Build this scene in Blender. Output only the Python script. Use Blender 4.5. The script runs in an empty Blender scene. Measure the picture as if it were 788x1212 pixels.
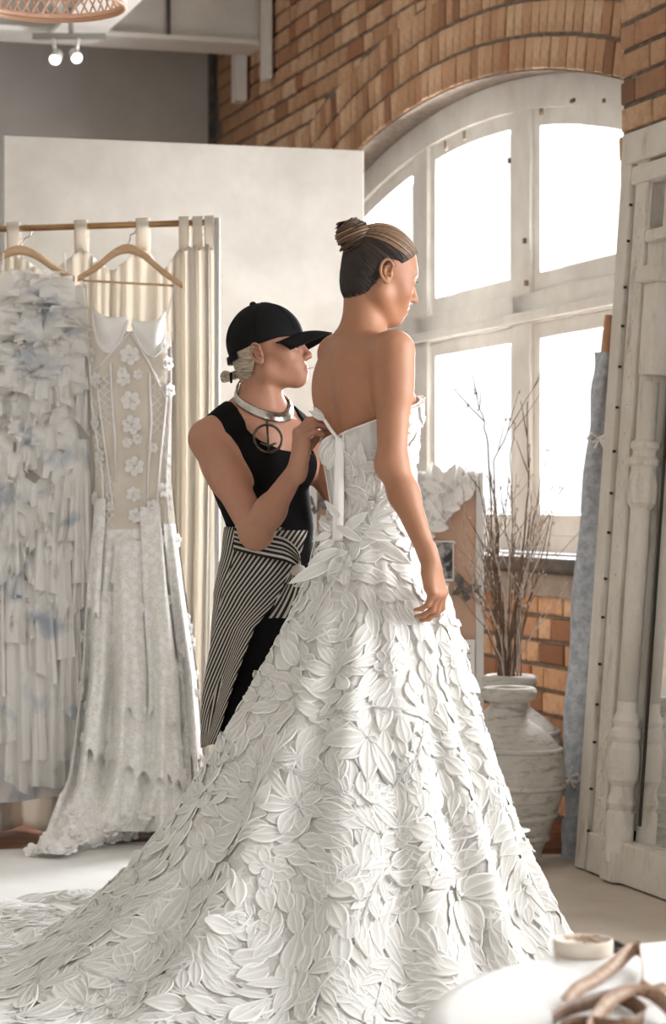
import bpy, bmesh, math, random
import numpy as np
from mathutils import Vector, Matrix, Euler
rnd = random.Random(7)
PI = math.pi
scene = bpy.context.scene
C = scene.collection
# ------------------------------------------------------------------ camera
CAM_H, FPX, HOR = 1.13, 2800.0, 595.0           # eye height, focal length in pixels, horizon row (788 x 1212 frame)
cam_data = bpy.data.cameras.new('camera')
cam = bpy.data.objects.new('camera', cam_data); C.objects.link(cam)
cam.location = (0, 0, CAM_H); cam.rotation_euler = (PI/2, 0, 0)
cam_data.sensor_fit = 'VERTICAL'; cam_data.sensor_height = 36; cam_data.lens = FPX/1212*36
cam_data.shift_y = (HOR-606)/1212
cam_data.clip_end = 200
cam_data.dof.use_dof = True; cam_data.dof.focus_distance = 5.75; cam_data.dof.aperture_fstop = 5.6
scene.camera = cam
# ------------------------------------------------------------------ light and exposure
scene.view_settings.view_transform = 'Standard'; scene.view_settings.look = 'None'
scene.view_settings.exposure = 0.32; scene.view_settings.gamma = 1.0
scene.view_settings.use_curve_mapping = False
world = bpy.data.worlds.new('overcast_sky'); scene.world = world; world.use_nodes = True
wbg = world.node_tree.nodes['Background']
wbg.inputs[0].default_value = (0.97, 0.985, 1.0, 1); wbg.inputs[1].default_value = 1.3
U = Vector((-0.2973, 0.9548, 0)); U.normalize()   # window wall runs this way (away from camera)
N = Vector((U.y*-1, U.x, 0))                      # into the room
W0 = Vector((0.961, 7.875, 0))
WALL_M = Matrix(((U.x, N.x, 0, W0.x), (U.y, N.y, 0, W0.y), (0, 0, 1, 0), (0, 0, 0, 1)))
def area_light(name, loc, target, sx, sy, power, col=(1, 1, 1)):
    l = bpy.data.lights.new(name, 'AREA'); l.shape = 'RECTANGLE'; l.size = sx; l.size_y = sy; l.energy = power; l.color = col
    o = bpy.data.objects.new(name, l); C.objects.link(o); o.location = loc
    d = (Vector(target)-Vector(loc)); o.rotation_euler = d.to_track_quat('-Z', 'Y').to_euler(); return o
def wall_pt(t, out, z): return WALL_M @ Vector((t, out, z))
# daylight entering by the arched window in view and by the two next windows of the same wall, nearer the camera
for tt, pw in ((1.806, 720), (-2.99, 300), (-7.79, 310)):
    area_light('window_daylight', wall_pt(tt, -0.75, 1.95), wall_pt(tt, 2, 1.35), 2.5, 1.9, pw, (0.945, 0.975, 1.0))
# ------------------------------------------------------------------ helpers
def at(px, py, Y): return Vector(((px-394)/FPX*Y, Y, CAM_H-(py-HOR)/FPX*Y))
def fl(px, py):
    Y = CAM_H*FPX/(py-HOR); return Vector(((px-394)/FPX*Y, Y, 0))
def wall_from_px(px, py, off=0.0):
    """where the ray through a pixel meets the plane 'off' metres in front of the window wall -> (t, z)"""
    o = W0+N*off; dx = (px-394)/FPX
    t = (o.x-dx*o.y)/(dx*U.y-U.x); Y = o.y+U.y*t
    return t, CAM_H-(py-HOR)/FPX*Y
def lin(c):
    c = [x/255 for x in c[:3]]
    return tuple(x/12.92 if x <= .04045 else ((x+.055)/1.055)**2.4 for x in c)+(1.0,)
def smooth(t): t = max(0., min(1., t)); return t*t*(3-2*t)
MATS = {}
class NT:
    def __init__(s, name):
        s.m = bpy.data.materials.new(name); s.m.use_nodes = True; s.t = s.m.node_tree
        s.b = s.t.nodes['Principled BSDF']; s.out = s.t.nodes['Material Output']; MATS[name] = s.m
    def n(s, typ, **kw):
        x = s.t.nodes.new(typ)
        for k, v in kw.items():
            if k.startswith('i_'):
                key = k[2:]; key = int(key) if key.isdigit() else key.replace('_', ' ')
                x.inputs[key].default_value = v
            else: setattr(x, k, v)
        return x
    def l(s, a, b): s.t.links.new(a, b)
    def coord(s, kind='Object', scale=None):
        c = s.n('ShaderNodeTexCoord'); o = c.outputs[kind]
        if scale:
            mp = s.n('ShaderNodeMapping'); mp.inputs['Scale'].default_value = scale; s.l(o, mp.inputs[0]); o = mp.outputs[0]
        return o
    def noise(s, scale, detail=4, rough=.55, co=None, dist=0):
        x = s.n('ShaderNodeTexNoise'); x.inputs['Scale'].default_value = scale; x.inputs['Detail'].default_value = detail
        x.inputs['Roughness'].default_value = rough; x.inputs['Distortion'].default_value = dist
        if co is not None: s.l(co, x.inputs['Vector'])
        return x.outputs['Fac']
    def ramp(s, fac, stops):
        r = s.n('ShaderNodeValToRGB'); e = r.color_ramp.elements
        while len(e) < len(stops): e.new(.5)
        for i, (p, c) in enumerate(stops): e[i].position = p; e[i].color = c
        s.l(fac, r.inputs[0]); return r.outputs[0]
    def mix(s, fac, a, b, mode='MIX'):
        x = s.n('ShaderNodeMix', data_type='RGBA', blend_type=mode)
        for i, v in ((0, fac), (6, a), (7, b)):
            if hasattr(v, 'links'): s.l(v, x.inputs[i])
            else: x.inputs[i].default_value = v
        return x.outputs[2]
    def math(s, op, a, b=None, clamp=False):
        x = s.n('ShaderNodeMath', operation=op, use_clamp=clamp)
        for i, v in ((0, a), (1, b)):
            if v is None: continue
            if hasattr(v, 'links'): s.l(v, x.inputs[i])
            else: x.inputs[i].default_value = v
        return x.outputs[0]
    def bump(s, h, strength=.3, dist=.01):
        b = s.n('ShaderNodeBump'); b.inputs['Strength'].default_value = strength; b.inputs['Distance'].default_value = dist
        s.l(h, b.inputs['Height']); s.l(b.outputs[0], s.b.inputs['Normal'])
    def col(s, v):
        if hasattr(v, 'links'): s.l(v, s.b.inputs['Base Color'])
        else: s.b.inputs['Base Color'].default_value = v
    def set(s, **kw):
        for k, v in kw.items(): s.b.inputs[k.replace('_', ' ')].default_value = v
        return s
def pmat(name, c1, c2=None, scale=8, rough=.7, bump=0, bscale=60, bdist=.004, metallic=0, spec=None, sheen=0, lo=.35, hi=.65, coord='Object', stretch=None, sss=0):
    if name in MATS: return MATS[name]
    t = NT(name); co = t.coord(coord, stretch)
    if c2: t.col(t.ramp(t.noise(scale, 5, .6, co), [(lo, lin(c1)), (hi, lin(c2))]))
    else: t.col(lin(c1))
    t.set(Roughness=rough, Metallic=metallic)
    if spec is not None: t.set(Specular_IOR_Level=spec)
    if sheen: t.set(Sheen_Weight=sheen)
    if sss:
        t.b.inputs['Subsurface Weight'].default_value = sss; t.b.inputs['Subsurface Radius'].default_value = (.012, .005, .003); t.b.inputs['Subsurface Scale'].default_value = 1
    if bump: t.bump(t.noise(bscale, 5, .6, co), bump, bdist)
    return t.m
class MB:
    """collects shapes; build() links them as ONE mesh object"""
    def __init__(s): s.v = []; s.f = []; s.uv = None
    def add(s, vs, fs):
        b = len(s.v); s.v += [tuple(v) for v in vs]; s.f += [tuple(i+b for i in f) for f in fs]; return s
    def box(s, c, d, M=None, bev=0):
        x, y, z = d[0]/2, d[1]/2, d[2]/2
        if bev:
            bm = bmesh.new(); bmesh.ops.create_cube(bm, size=1)
            for v in bm.verts: v.co = Vector((v.co.x*d[0], v.co.y*d[1], v.co.z*d[2]))
            bmesh.ops.bevel(bm, geom=bm.edges[:], offset=bev, segments=2, affect='EDGES', profile=.6)
            bm.verts.index_update(); vs = [v.co.copy() for v in bm.verts]; fs = [[v.index for v in f.verts] for f in bm.faces]; bm.free()
        else:
            vs = [Vector((a*x, b*y, e*z)) for a, b, e in ((-1,-1,-1),(1,-1,-1),(1,1,-1),(-1,1,-1),(-1,-1,1),(1,-1,1),(1,1,1),(-1,1,1))]
            fs = [(0,3,2,1),(4,5,6,7),(0,1,5,4),(1,2,6,5),(2,3,7,6),(3,0,4,7)]
        c = Vector(c)
        vs = [(M @ v if M else v)+c for v in vs]
        return s.add(vs, fs)
    def tube(s, pts, r, seg=8, closed=False, cap=True):
        pts = [Vector(p) for p in pts]; n = len(pts); rs = r if hasattr(r, '__len__') else [r]*n
        vs = []; fs = []; up = None
        for i, p in enumerate(pts):
            if closed: t = pts[(i+1) % n]-pts[i-1]
            else: t = pts[min(i+1, n-1)]-pts[max(i-1, 0)]
            if t.length < 1e-9: t = Vector((0, 0, 1))
            t.normalize()
            if up is None: up = t.orthogonal().normalized()
            up = (up-t*up.dot(t)); up = up.normalized() if up.length > 1e-6 else t.orthogonal().normalized()
            w = t.cross(up)
            for k in range(seg):
                a = 2*PI*k/seg; vs.append(p+(up*math.cos(a)+w*math.sin(a))*rs[i])
        m = n if closed else n-1
        for i in range(m):
            a, b = i*seg, ((i+1) % n)*seg
            for k in range(seg): fs.append((a+k, a+(k+1) % seg, b+(k+1) % seg, b+k))
        if cap and not closed:
            fs.append(tuple(range(seg))[::-1]); fs.append(tuple((n-1)*seg+k for k in range(seg)))
        return s.add(vs, fs)
    def lathe(s, prof, seg=32, c=(0, 0, 0), M=None, wob=None):
        vs = []; fs = []; c = Vector(c)
        for i, (r, z) in enumerate(prof):
            for k in range(seg):
                a = 2*PI*k/seg; rr = r*(1+(wob(a, z) if wob else 0)); v = Vector((rr*math.cos(a), rr*math.sin(a), z))
                vs.append((M @ v if M else v)+c)
        for i in range(len(prof)-1):
            for k in range(seg): fs.append((i*seg+k, i*seg+(k+1) % seg, (i+1)*seg+(k+1) % seg, (i+1)*seg+k))
        fs.append(tuple(range(seg))[::-1]); fs.append(tuple((len(prof)-1)*seg+k for k in range(seg)))
        return s.add(vs, fs)
    def grid(s, fn, nu, nv, closed_u=False):
        """fn(i/nu, j/nv) -> point"""
        vs = [fn(i/nu, j/nv) for j in range(nv+1) for i in range(nu+(0 if closed_u else 1))]
        w = nu if closed_u else nu+1
        fs = [(j*w+i, j*w+(i+1) % w, (j+1)*w+(i+1) % w, (j+1)*w+i) for j in range(nv) for i in range(nu)]
        return s.add(vs, fs)
    def prism(s, poly, y0, y1):
        """polygon in x,z extruded along y"""
        n = len(poly)
        vs = [(p[0], y0, p[1]) for p in poly]+[(p[0], y1, p[1]) for p in poly]
        fs = [tuple(range(n)), tuple(range(2*n-1, n-1, -1))]+[(i, i+n, (i+1) % n+n, (i+1) % n) for i in range(n)]
        return s.add(vs, fs)
    def xf(s, M): s.v = [tuple(M @ Vector(v)) for v in s.v]; return s
    def build(s, name, mat, parent=None, sm=False, solid=0, matrix=None, sub=0):
        me = bpy.data.meshes.new(name); me.from_pydata(s.v, [], s.f); me.validate()
        return link(name, me, mat, parent, sm, solid, matrix, sub)
def link(name, me, mat, parent=None, sm=False, solid=0, matrix=None, sub=0):
    bm = bmesh.new(); bm.from_mesh(me); bmesh.ops.recalc_face_normals(bm, faces=bm.faces[:]); bm.to_mesh(me); bm.free()
    if sm: me.polygons.foreach_set('use_smooth', [True]*len(me.polygons))
    o = bpy.data.objects.new(name, me); C.objects.link(o)
    if mat is not None:
        for m in (mat if isinstance(mat, (list, tuple)) else [mat]): me.materials.append(m if not isinstance(m, str) else MATS[m])
    if parent is not None:
        o.parent = parent
        if matrix is None: o.matrix_parent_inverse = parent.matrix_world.inverted()   # vertices given in world space
        else: o.matrix_local = matrix                                               # vertices given in the parent's space
    elif matrix is not None: o.matrix_world = matrix
    if solid:
        md = o.modifiers.new('thickness', 'SOLIDIFY'); md.thickness = solid; md.offset = 0
    if sub:
        md = o.modifiers.new('smooth', 'SUBSURF'); md.levels = sub; md.render_levels = sub
    return o
def empty(name, loc=(0, 0, 0), rz=0, label=None, cat=None, group=None):
    o = bpy.data.objects.new(name, None); C.objects.link(o); o.location = loc; o.rotation_euler = (0, 0, rz)
    o.empty_display_size = .1
    o.matrix_world = Matrix.Translation(Vector(loc)) @ Matrix.Rotation(rz, 4, 'Z')
    if label: tag(o, label, cat, group)
    return o
def tag(o, label=None, cat=None, group=None, kind=None):
    if label: o['label'] = label
    if cat: o['category'] = cat
    if group: o['group'] = group
    if kind: o['kind'] = kind
    return o
def struct(o, label=None): o['kind'] = 'structure'; return tag(o, label) if label else o
def instance(name, me, parent, matrix):
    """a piece that shares mesh data; matrix is in the parent's space"""
    o = bpy.data.objects.new(name, me); C.objects.link(o); o.parent = parent; o.matrix_local = matrix; return o
# ================================================================== ROOM
ID4 = Matrix()
# materials
t = NT('brick'); co = t.coord('Object'); oi = t.n('ShaderNodeObjectInfo')
base = t.ramp(oi.outputs['Random'], [(0, lin((120, 84, 60))), (.10, lin((150, 108, 78))), (.2, lin((176, 136, 103))), (.5, lin((191, 154, 119))), (.8, lin((205, 173, 141))), (.92, lin((182, 138, 104))), (1, lin((150, 100, 70)))])
n1 = t.noise(22, 5, .65, co); n2 = t.noise(110, 4, .7, co)
c = t.mix(t.math('MULTIPLY', t.math('SUBTRACT', n1, .45, True), 1.6, True), base, lin((120, 84, 58)))
c = t.mix(t.math('MULTIPLY', t.math('SUBTRACT', n2, .6, True), 2.0, True), c, lin((95, 76, 62)))
t.col(c); t.set(Roughness=.9); t.bump(n2, .5, .004)
pmat('mortar', (98, 86, 76), (130, 116, 102), 30, .95, .5, 90)
pmat('plaster_grey', (168, 164, 157), (178, 174, 167), 3, .9, .1, 40)
pmat('plaster_white', (225, 221, 214), (214, 209, 201), 3, .85, .08, 40)
pmat('white_steel', (218, 214, 207), (208, 203, 195), 4, .55, .05, 60)
pmat('frame_paint', (226, 223, 217), (208, 203, 195), 5, .5, .12, 45)
pmat('worn_putty', (165, 140, 115), (60, 48, 40), 40, .9)
pmat('sill_dark', (62, 58, 54), (92, 87, 81), 14, .6, .3, 50)
pmat('stone_band', (132, 124, 113), (154, 145, 133), 18, .9, .3, 60)
t = NT('floor_wood'); co = t.coord('Object', (1, 9, 1)); oi = t.n('ShaderNodeObjectInfo')
c = t.ramp(t.noise(6, 5, .6, co), [(.3, lin((92, 52, 34))), (.7, lin((132, 78, 52)))])
c = t.mix(t.math('MULTIPLY', oi.outputs['Random'], .4), c, lin((100, 60, 42))); t.col(c); t.set(Roughness=.5); t.bump(t.noise(30, 4, .6, co), .15, .003)
pmat('canvas_white', (236, 235, 232), (228, 226, 222), 4, .75, .15, 90)
pmat('canvas_beige', (190, 177, 161), (203, 191, 176), 5, .9, .2, 70, lo=.3, hi=.7)
t = NT('glass'); t.set(Roughness=.02, IOR=1.45)
tr = t.n('ShaderNodeBsdfTransparent'); gl = t.n('ShaderNodeBsdfGlossy'); gl.inputs['Roughness'].default_value = .02
ms = t.n('ShaderNodeMixShader'); ms.inputs[0].default_value = .05
t.l(tr.outputs[0], ms.inputs[1]); t.l(gl.outputs[0], ms.inputs[2]); t.l(ms.outputs[0], t.out.inputs[0]); t.t.nodes.remove(t.b)
# floor: reddish boards, covered for the shoot by a white and a beige canvas
fl_o = MB().box((-.8, 6.2, -.06), (7.4, 14.6, .08)).build('floor', 'floor_wood'); struct(fl_o)
pm = MB().box((0, 0, 0), (1.8, .118, .02), bev=.002).build('floor_board', 'floor_wood', fl_o, matrix=Matrix.Translation((-1.7, 7.55, -.012)))
for r in range(9):
    for k in range(2):
        if r == 0 and k == 0: continue
        instance('floor_board', pm.data, fl_o, Matrix.Translation((-1.7+k*1.805+(r % 3)*.23, 7.55+r*.122, -.012)))
def ripple_sheet(x0, x1, y0, y1, z, amp, seed, skew=0):
    R = random.Random(seed); ph = [(R.uniform(2, 7), R.uniform(2, 7), R.uniform(0, 6)) for _ in range(4)]
    def f(u, v):
        x = x0+(x1-x0)*u; y = y0+(y1-y0)*v+skew*(x-x0)
        h = sum(math.sin(a*x+b*y+c) for a, b, c in ph)/4
        return (x, y, z+amp*max(0, h))
    return f
o = MB().grid(ripple_sheet(-2.6, .15, 2.9, 7.0, .012, .003, 3, .4), 50, 60).build('floor_canvas', 'canvas_white', sm=True, solid=.003)
tag(o, 'bright white canvas sheet covering the floor behind the bridal train', 'floor sheet')
o = MB().grid(ripple_sheet(.12, 2.4, 3.0, 7.55, .005, .002, 5, .02), 40, 60).build('floor_canvas', 'canvas_beige', sm=True, solid=.003)
tag(o, 'beige canvas sheet covering the floor in front of the leaning mirror', 'floor sheet')
# ---- window wall
AC, AZ, AR = 1.806, -4.0675, 6.848          # centre and radius of the window arch (wall coordinates)
HWN, HWF = 1.86, 1.63                    # half widths, near side and far side
WL, WR = AC-HWN, AC+HWF                # jambs
SILL = 0.946
def arch_z(t, dr=0, c=AC): return AZ+math.sqrt(max(0, (AR+dr)**2-(t-c)**2))
wall = MB()
WT0, WT1, WTOP = -10.6, 5.48, 4.05
centres = [AC, AC-4.8, AC-9.6]
# below the sills, piers between, and the heads with arched soffit
wall.box(((WT0+WT1)/2, -.185, SILL/2-.03), (WT1-WT0, .35, SILL-.06))
edges = [WT1]
for cc in centres: edges += [cc+HWF, cc-HWN]
edges.append(WT0)
for i in range(0, len(edges), 2):
    a, b = edges[i+1], edges[i]
    if b-a > .02: wall.box(((a+b)/2, -.185, (SILL-.06+WTOP)/2), (b-a, .35, WTOP-SILL+.06))
for cc in centres:
    ns = 24; poly = [(cc-HWN+(HWN+HWF)*i/ns, arch_z(cc-HWN+(HWN+HWF)*i/ns, 0, cc)) for i in range(ns+1)]+[(cc+HWF, WTOP), (cc-HWN, WTOP)]
    wall.prism(poly, -.36, -.01)
wall_r = wall.build('wall_right', 'mortar', matrix=WALL_M); struct(wall_r, 'old brick wall with a shallow brick arch over the white window')
def brick_mesh(L, Hh, D, seed):
    R = random.Random(seed); m = MB().box((0, 0, 0), (L, D, Hh), bev=.006)
    m.v = [(x+R.uniform(-.002, .002), y+R.uniform(-.001, .002), z+R.uniform(-.002, .002)) for x, y, z in m.v]
    me = bpy.data.meshes.new('brick'); me.from_pydata(m.v, [], m.f); me.materials.append(MATS['brick']); return me
STR = [brick_mesh(.222, .073, .03, i) for i in range(4)]; HED = [brick_mesh(.104, .073, .03, 10+i) for i in range(4)]
VOU = [brick_mesh(.068, .114, .03, 20+i) for i in range(4)]
def project(p):
    return 394+p.x/p.y*FPX, HOR-(p.z-CAM_H)/p.y*FPX
def lay(parent, M, items, cap=300):
    """items: (mesh, local matrix); the ones seen largest become bricks, the rest one joined mass"""
    sc = []
    for me, m in items:
        p = (M @ m).translation
        px, py = project(p); vis = -30 < px < 815 and -30 < py < 1240
        sc.append(((0 if vis else 50)+p.y*(1 if vis else 1), me, m))
    sc.sort(key=lambda q: q[0])
    for _, me, m in sc[:cap]: instance('brick', me, parent, m)
    rest = sc[cap:]
    if rest:
        mb = MB()
        for _, me, m in rest: mb.add([m @ v.co for v in me.vertices], [tuple(f.vertices) for f in me.polygons])
        o = mb.build('brickwork', 'brick', parent, matrix=ID4); o['kind'] = 'stuff'
def courses(t0, t1, z0, z1, keep, seed, y=-.012):
    R = random.Random(seed); out = []; z = z0; row = 0
    while z < z1:
        t = t0-R.uniform(0, .1)-(row % 2)*.17; k = row
        while t < t1:
            L = .225 if (k % 2 == 0) else .107
            cx = t+L/2
            if keep(cx, z+.037, L): out.append(((STR if L > .2 else HED)[R.randrange(4)], Matrix.Translation((cx, y+R.uniform(-.003, .003), z+.037)) @ Matrix.Rotation(R.uniform(-.008, .008), 4, 'Y')))
            t += L+.011; k += 1
        z += .0885; row += 1
    return out
RING = .128; ARCH_TOP = 3*RING+.01
keep_up = lambda t, z, L: t+L/2 < 5.45 and z > max(arch_z(t), 0) + ARCH_TOP - .02 if abs(t-AC) < 2.0 else (t+L/2 < 5.45 and t-L/2 > -.1)
up = courses(.1, 5.5, 2.16, 3.86, lambda t, z, L: keep_up(t, z, L) and (t > WR+.0 or abs(t-AC) < 2.0) and (abs(t-AC) > 1.66+L/2 or z > 2.4), 4)
low = courses(-.2, 2.6, .02, .77, lambda t, z, L: t < 2.7, 6)
def seen(it, lim):
    return it
lay(wall_r, WALL_M, up+low, 300)
# arch: three rings of bricks on end
arch_o = MB()
ns = 30; a0 = math.asin(1.98/AR)
poly = [(AC+AR*math.sin(-a0+2*a0*i/ns), AZ+AR*math.cos(-a0+2*a0*i/ns)) for i in range(ns+1)]+[(AC+(AR+ARCH_TOP)*math.sin(a0-2*a0*i/ns), AZ+(AR+ARCH_TOP)*math.cos(a0-2*a0*i/ns)) for i in range(ns+1)]
arch_o.prism(poly, -.03, .002)
trim1 = arch_o.build('trim_1', 'mortar', matrix=WALL_M); struct(trim1, 'three rings of bricks on end arching over the window')
items = []; R = random.Random(11)
for ring in range(3):
    rr = AR+.006+ring*RING+.058; n = int(2*a0*rr/.081)
    for i in range(n):
        a = -a0+(i+.5+(ring % 2)*.5)*2*a0/n
        items.append((VOU[R.randrange(4)], Matrix.Translation((AC+rr*math.sin(a), -.003+R.uniform(-.003, .003), AZ+rr*math.cos(a))) @ Matrix.Rotation(a, 4, 'Y')))
lay(trim1, WALL_M, items, 300)
# pier on the near side of the window, standing proud of the wall
PT = wall_from_px(735, 200, .10)[0]
pier = MB().box(((-1.36+PT-.01)/2, .045, WTOP/2), (PT-.01+1.36, .10, WTOP)).build('wall_pier', 'mortar', matrix=WALL_M); struct(pier, 'projecting brick pier beside the window with a toothed edge')
items = []; R = random.Random(21); z = .02; row = 0
while z < 3.85:
    t = PT+(R.uniform(-.012, .006)); k = row
    while t > -1.3:
        L = .225 if k % 2 == 0 else .107
        items.append(((STR if L > .2 else HED)[R.randrange(4)], Matrix.Translation((t-L/2, .09+R.uniform(-.003, .003), z+.037))))
        # return face of the pier
        t -= L+.011; k += 1
    items.append((HED[R.randrange(4)], Matrix.Translation((PT-.012, .04, z+.037)) @ Matrix.Rotation(PI/2, 4, 'Z')))
    z += .0885; row += 1
lay(pier, WALL_M, items, 300)
# sill: dark moulded sill and stone band under it
s = MB().box((AC, -.05, .912), (3.36, .26, .05), bev=.012); s.tube([(AC-1.68, .05, .905), (AC+1.68, .05, .905)], .028, 12)
struct(s.build('trim_2', 'sill_dark', matrix=WALL_M), 'dark moulded window sill')
o = MB().box((AC, .0, .837), (3.6, .05, .088), bev=.006).build('trim_3', 'stone_band', matrix=WALL_M); struct(o, 'grey stone band under the window sill')
# ---- windows
def window(idx, cc):
    d = cc-AC
    fr = MB(); Y0, Y1 = -.24, -.12
    def band(mb, ta, tb, dr0, dr1, y0, y1, n=20):
        p = [(ta+(tb-ta)*i/n, arch_z(ta+(tb-ta)*i/n, dr0, cc)) for i in range(n+1)]+[(tb-(tb-ta)*i/n, arch_z(tb-(tb-ta)*i/n, dr1, cc)) for i in range(n+1)]
        mb.prism(p, y0, y1)
    band(fr, cc-HWN, cc+HWF, -.12, .0, Y0, Y1)                       # arched head
    for jx in (-HWN+.045, HWF-.045): fr.box((cc+jx, (Y0+Y1)/2, (SILL+2.57)/2), (.09, .118, 2.57-SILL))
    mull = [(1.12+d, 1.297+d), (2.28+d, 2.452+d)]
    for a, b in mull:
        fr.prism([(a, SILL), (b, SILL), (b, arch_z(b, -.06, cc)), (a, arch_z(a, -.06, cc))], Y0+.002, Y1-.004)
    fr.box((cc-.11, (Y0+Y1)/2, 1.870), (3.4, .112, .12), bev=.004)            # transom
    fr.box((cc-.11, Y1+.012, 1.834), (3.4, .03, .037), bev=.006)
    fr.box((cc-.11, (Y0+Y1)/2+.004, SILL+.03), (3.45, .122, .06))
    w = fr.build('window_%d' % idx, 'frame_paint', matrix=WALL_M); struct(w, 'arched white painted window of six lights' if idx == 1 else 'arched white window further along the brick wall')
    lights = [(.03+d, 1.12+d), (1.297+d, 2.28+d), (2.452+d, 3.39+d)]
    for a, b in lights:
        # lower sash
        m = MB(); z0, z1 = SILL+.06, 1.81; y = -.165; bw = .06
        m.box(((a+b)/2, y, z0+.04), (b-a, .05, .08), bev=.004); m.box(((a+b)/2, y, z1-.03), (b-a, .05, .06), bev=.004)
        for x in (a+.03, b-.03): m.box((x, y, (z0+z1)/2), (.06, .048, z1-z0), bev=.004)
        sh = m.build('sash', 'frame_paint', w, matrix=ID4)
        MB().box(((a+b)/2, -.17, (z0+z1)/2), (b-a-.1, .005, z1-z0-.1)).build('pane', 'glass', sh, matrix=ID4)
        # upper sash with arched head
        m = MB(); z0 = 1.93
        m.box(((a+b)/2, y, z0+.035), (b-a, .05, .07), bev=.004)
        for x in (a+.032, b-.032): m.prism([(x-.032, z0), (x+.032, z0), (x+.032, arch_z(x+.032, -.12, cc)), (x-.032, arch_z(x-.032, -.12, cc))], y-.024, y+.024)
        band(m, a, b, -.185, -.11, y-.023, y+.023, 10)
        sh = m.build('sash', 'frame_paint', w, matrix=ID4)
        m = MB(); n = 10; aa, bb = a+.05, b-.05
        m.prism([(aa, z0+.05), (bb, z0+.05)]+[(bb-(bb-aa)*i/n, arch_z(bb-(bb-aa)*i/n, -.17, cc)) for i in range(n+1)], -.172, -.167)
        m.build('pane', 'glass', sh, matrix=ID4)
        if idx == 1: # stop beads outside give the deep reveal
            g = MB(); g.box((b-.03, -.21, (z0+2.5)/2), (.05, .05, 2.5-z0)); g.build('glazing_bead', 'frame_paint', sh, matrix=ID4)
    if idx == 1:
        for (px, py, hh, ww) in ((527, 172, .06, .02), (549, 160, .05, .02), (640, 132, .035, .03), (602, 190, .03, .02), (677, 119, .02, .05), (714, 119, .02, .02), (622, 335, .03, .03), (620, 285, .03, .025)):
            tt, zz = wall_from_px(px, py, -.115)
            MB().box((tt, -.117, zz), (ww*.7, .01, hh*.7), bev=.002).build('catch', 'worn_putty', w, matrix=ID4)
    return w
for i, cc in enumerate(centres): window(i+1, cc)
# ---- back wall, return wall, left wall, ceiling
CW = 5.46
def wbox(name, t0, t1, s0, s1, z0, z1, mat): return MB().box(((t0+t1)/2, (s0+s1)/2, (z0+z1)/2), (t1-t0, s1-s0, z1-z0)).build(name, mat, matrix=WALL_M)
struct(wbox('wall_back', CW, CW+.2, -.36, 5.2, -.03, 4.05, 'plaster_grey'), 'grey painted far wall')
tt = 0
struct(wbox('wall_return', CW-.28, CW-.001, 1.33, 5.2, -.03, 4.05, 'plaster_grey'), 'grey wall stepping forward at the far left')
struct(wbox('wall_left', -9.5, CW-.3, 4.7, 4.9, -.03, 4.05, 'plaster_grey'), 'grey wall across the room')
struct(wbox('ceiling', -9.5, CW+.2, -.36, 4.9, 4.05, 4.15, 'plaster_white'), 'white ceiling')
struct(wbox('trim_4', CW-.03, CW-.002, .0, .03, 0, 4.05, 'sill_dark'), 'dark cover strip in the corner')
# steel beams
b = empty('ceiling_beam', wall_pt(4.5, 1.2, 3.46), 0, 'white painted steel ceiling beam meeting the brick wall', 'beam')
def wpart(name, mat, parent, fn):
    m = MB(); fn(m); return m.xf(WALL_M).build(name, mat, parent)
wpart('web', 'white_steel', b, lambda m: m.box((4.55, 2.3, 3.75), (.2, 4.6, .56)))
wpart('flange', 'white_steel', b, lambda m: m.box((4.52, 2.3, 3.472), (.3, 4.6, .025)))
wpart('joint_strap', 'sill_dark', b, lambda m: m.tube([(4.42, .5, 3.47), (4.42, .5, 3.7), (4.42, .5, 4.0)], .012, 6))
wpart('bracket_plate', 'white_steel', b, lambda m: m.box((4.25, .035, 3.47), (.12, .03, .42), bev=.004))
wpart('bracket_plate', 'white_steel', b, lambda m: m.box((4.72, .05, 3.35), (.1, .06, .25), bev=.004))
b2 = empty('ceiling_beam', wall_pt(2, 1.03, 3.41), 0, 'white beam running towards the camera above the track lights', 'beam')
wpart('web', 'white_steel', b2, lambda m: m.box((2.5, 1.03, 3.63), (3.6, .06, .42)))
wpart('flange', 'white_steel', b2, lambda m: m.box((2.5, 1.03, 3.41), (3.6, .25, .02)))
# track spotlights
t = NT('lamp_glow'); t.set(Emission_Color=(1, .95, .88, 1), Emission_Strength=6.0, Base_Color=(1, 1, 1, 1))
pmat('spot_shell', (200, 196, 190), None, rough=.4); pmat('track_grey', (120, 116, 110), None, rough=.5)
Yt = 11.0
tr = empty('track_light', at(80, 45, Yt), 0, 'pair of lit white spotlights on a short ceiling track', 'spotlight')
MB().box(at(82, 43, Yt), (.34, .03, .025)).build('track', 'track_grey', tr)
MB().tube([at(84, 41, Yt), Vector((at(84, 41, Yt).x, Yt, 3.43))], .012, 8).build('drop_rod', 'track_grey', tr)
for (px, py, tx) in ((66, 69, -.15), (90, 67, .3)):
    p = at(px, py, Yt-.05); top = at(px-3+(6 if tx > 0 else 0), 45, Yt)
    MB().tube([top, (top+p)/2+Vector((0, 0, .01)), p+Vector((0, .03, .03))], .009, 8).build('spot_arm', 'spot_shell', tr)
    ax = Vector((tx, -.75, -.55)).normalized(); Mx = ax.to_track_quat('Z', 'Y').to_matrix()
    hd = MB().lathe([(.010, -.06), (.022, -.05), (.028, -.01), (.028, .02), (.026, .022), (.025, .012)], 20, p, Mx).build('spot_head', 'spot_shell', tr, sm=True)
    MB().lathe([(.023, .008), (.023, .016), (.010, .02)], 20, p, Mx).build('bulb_face', 'lamp_glow', hd)
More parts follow.
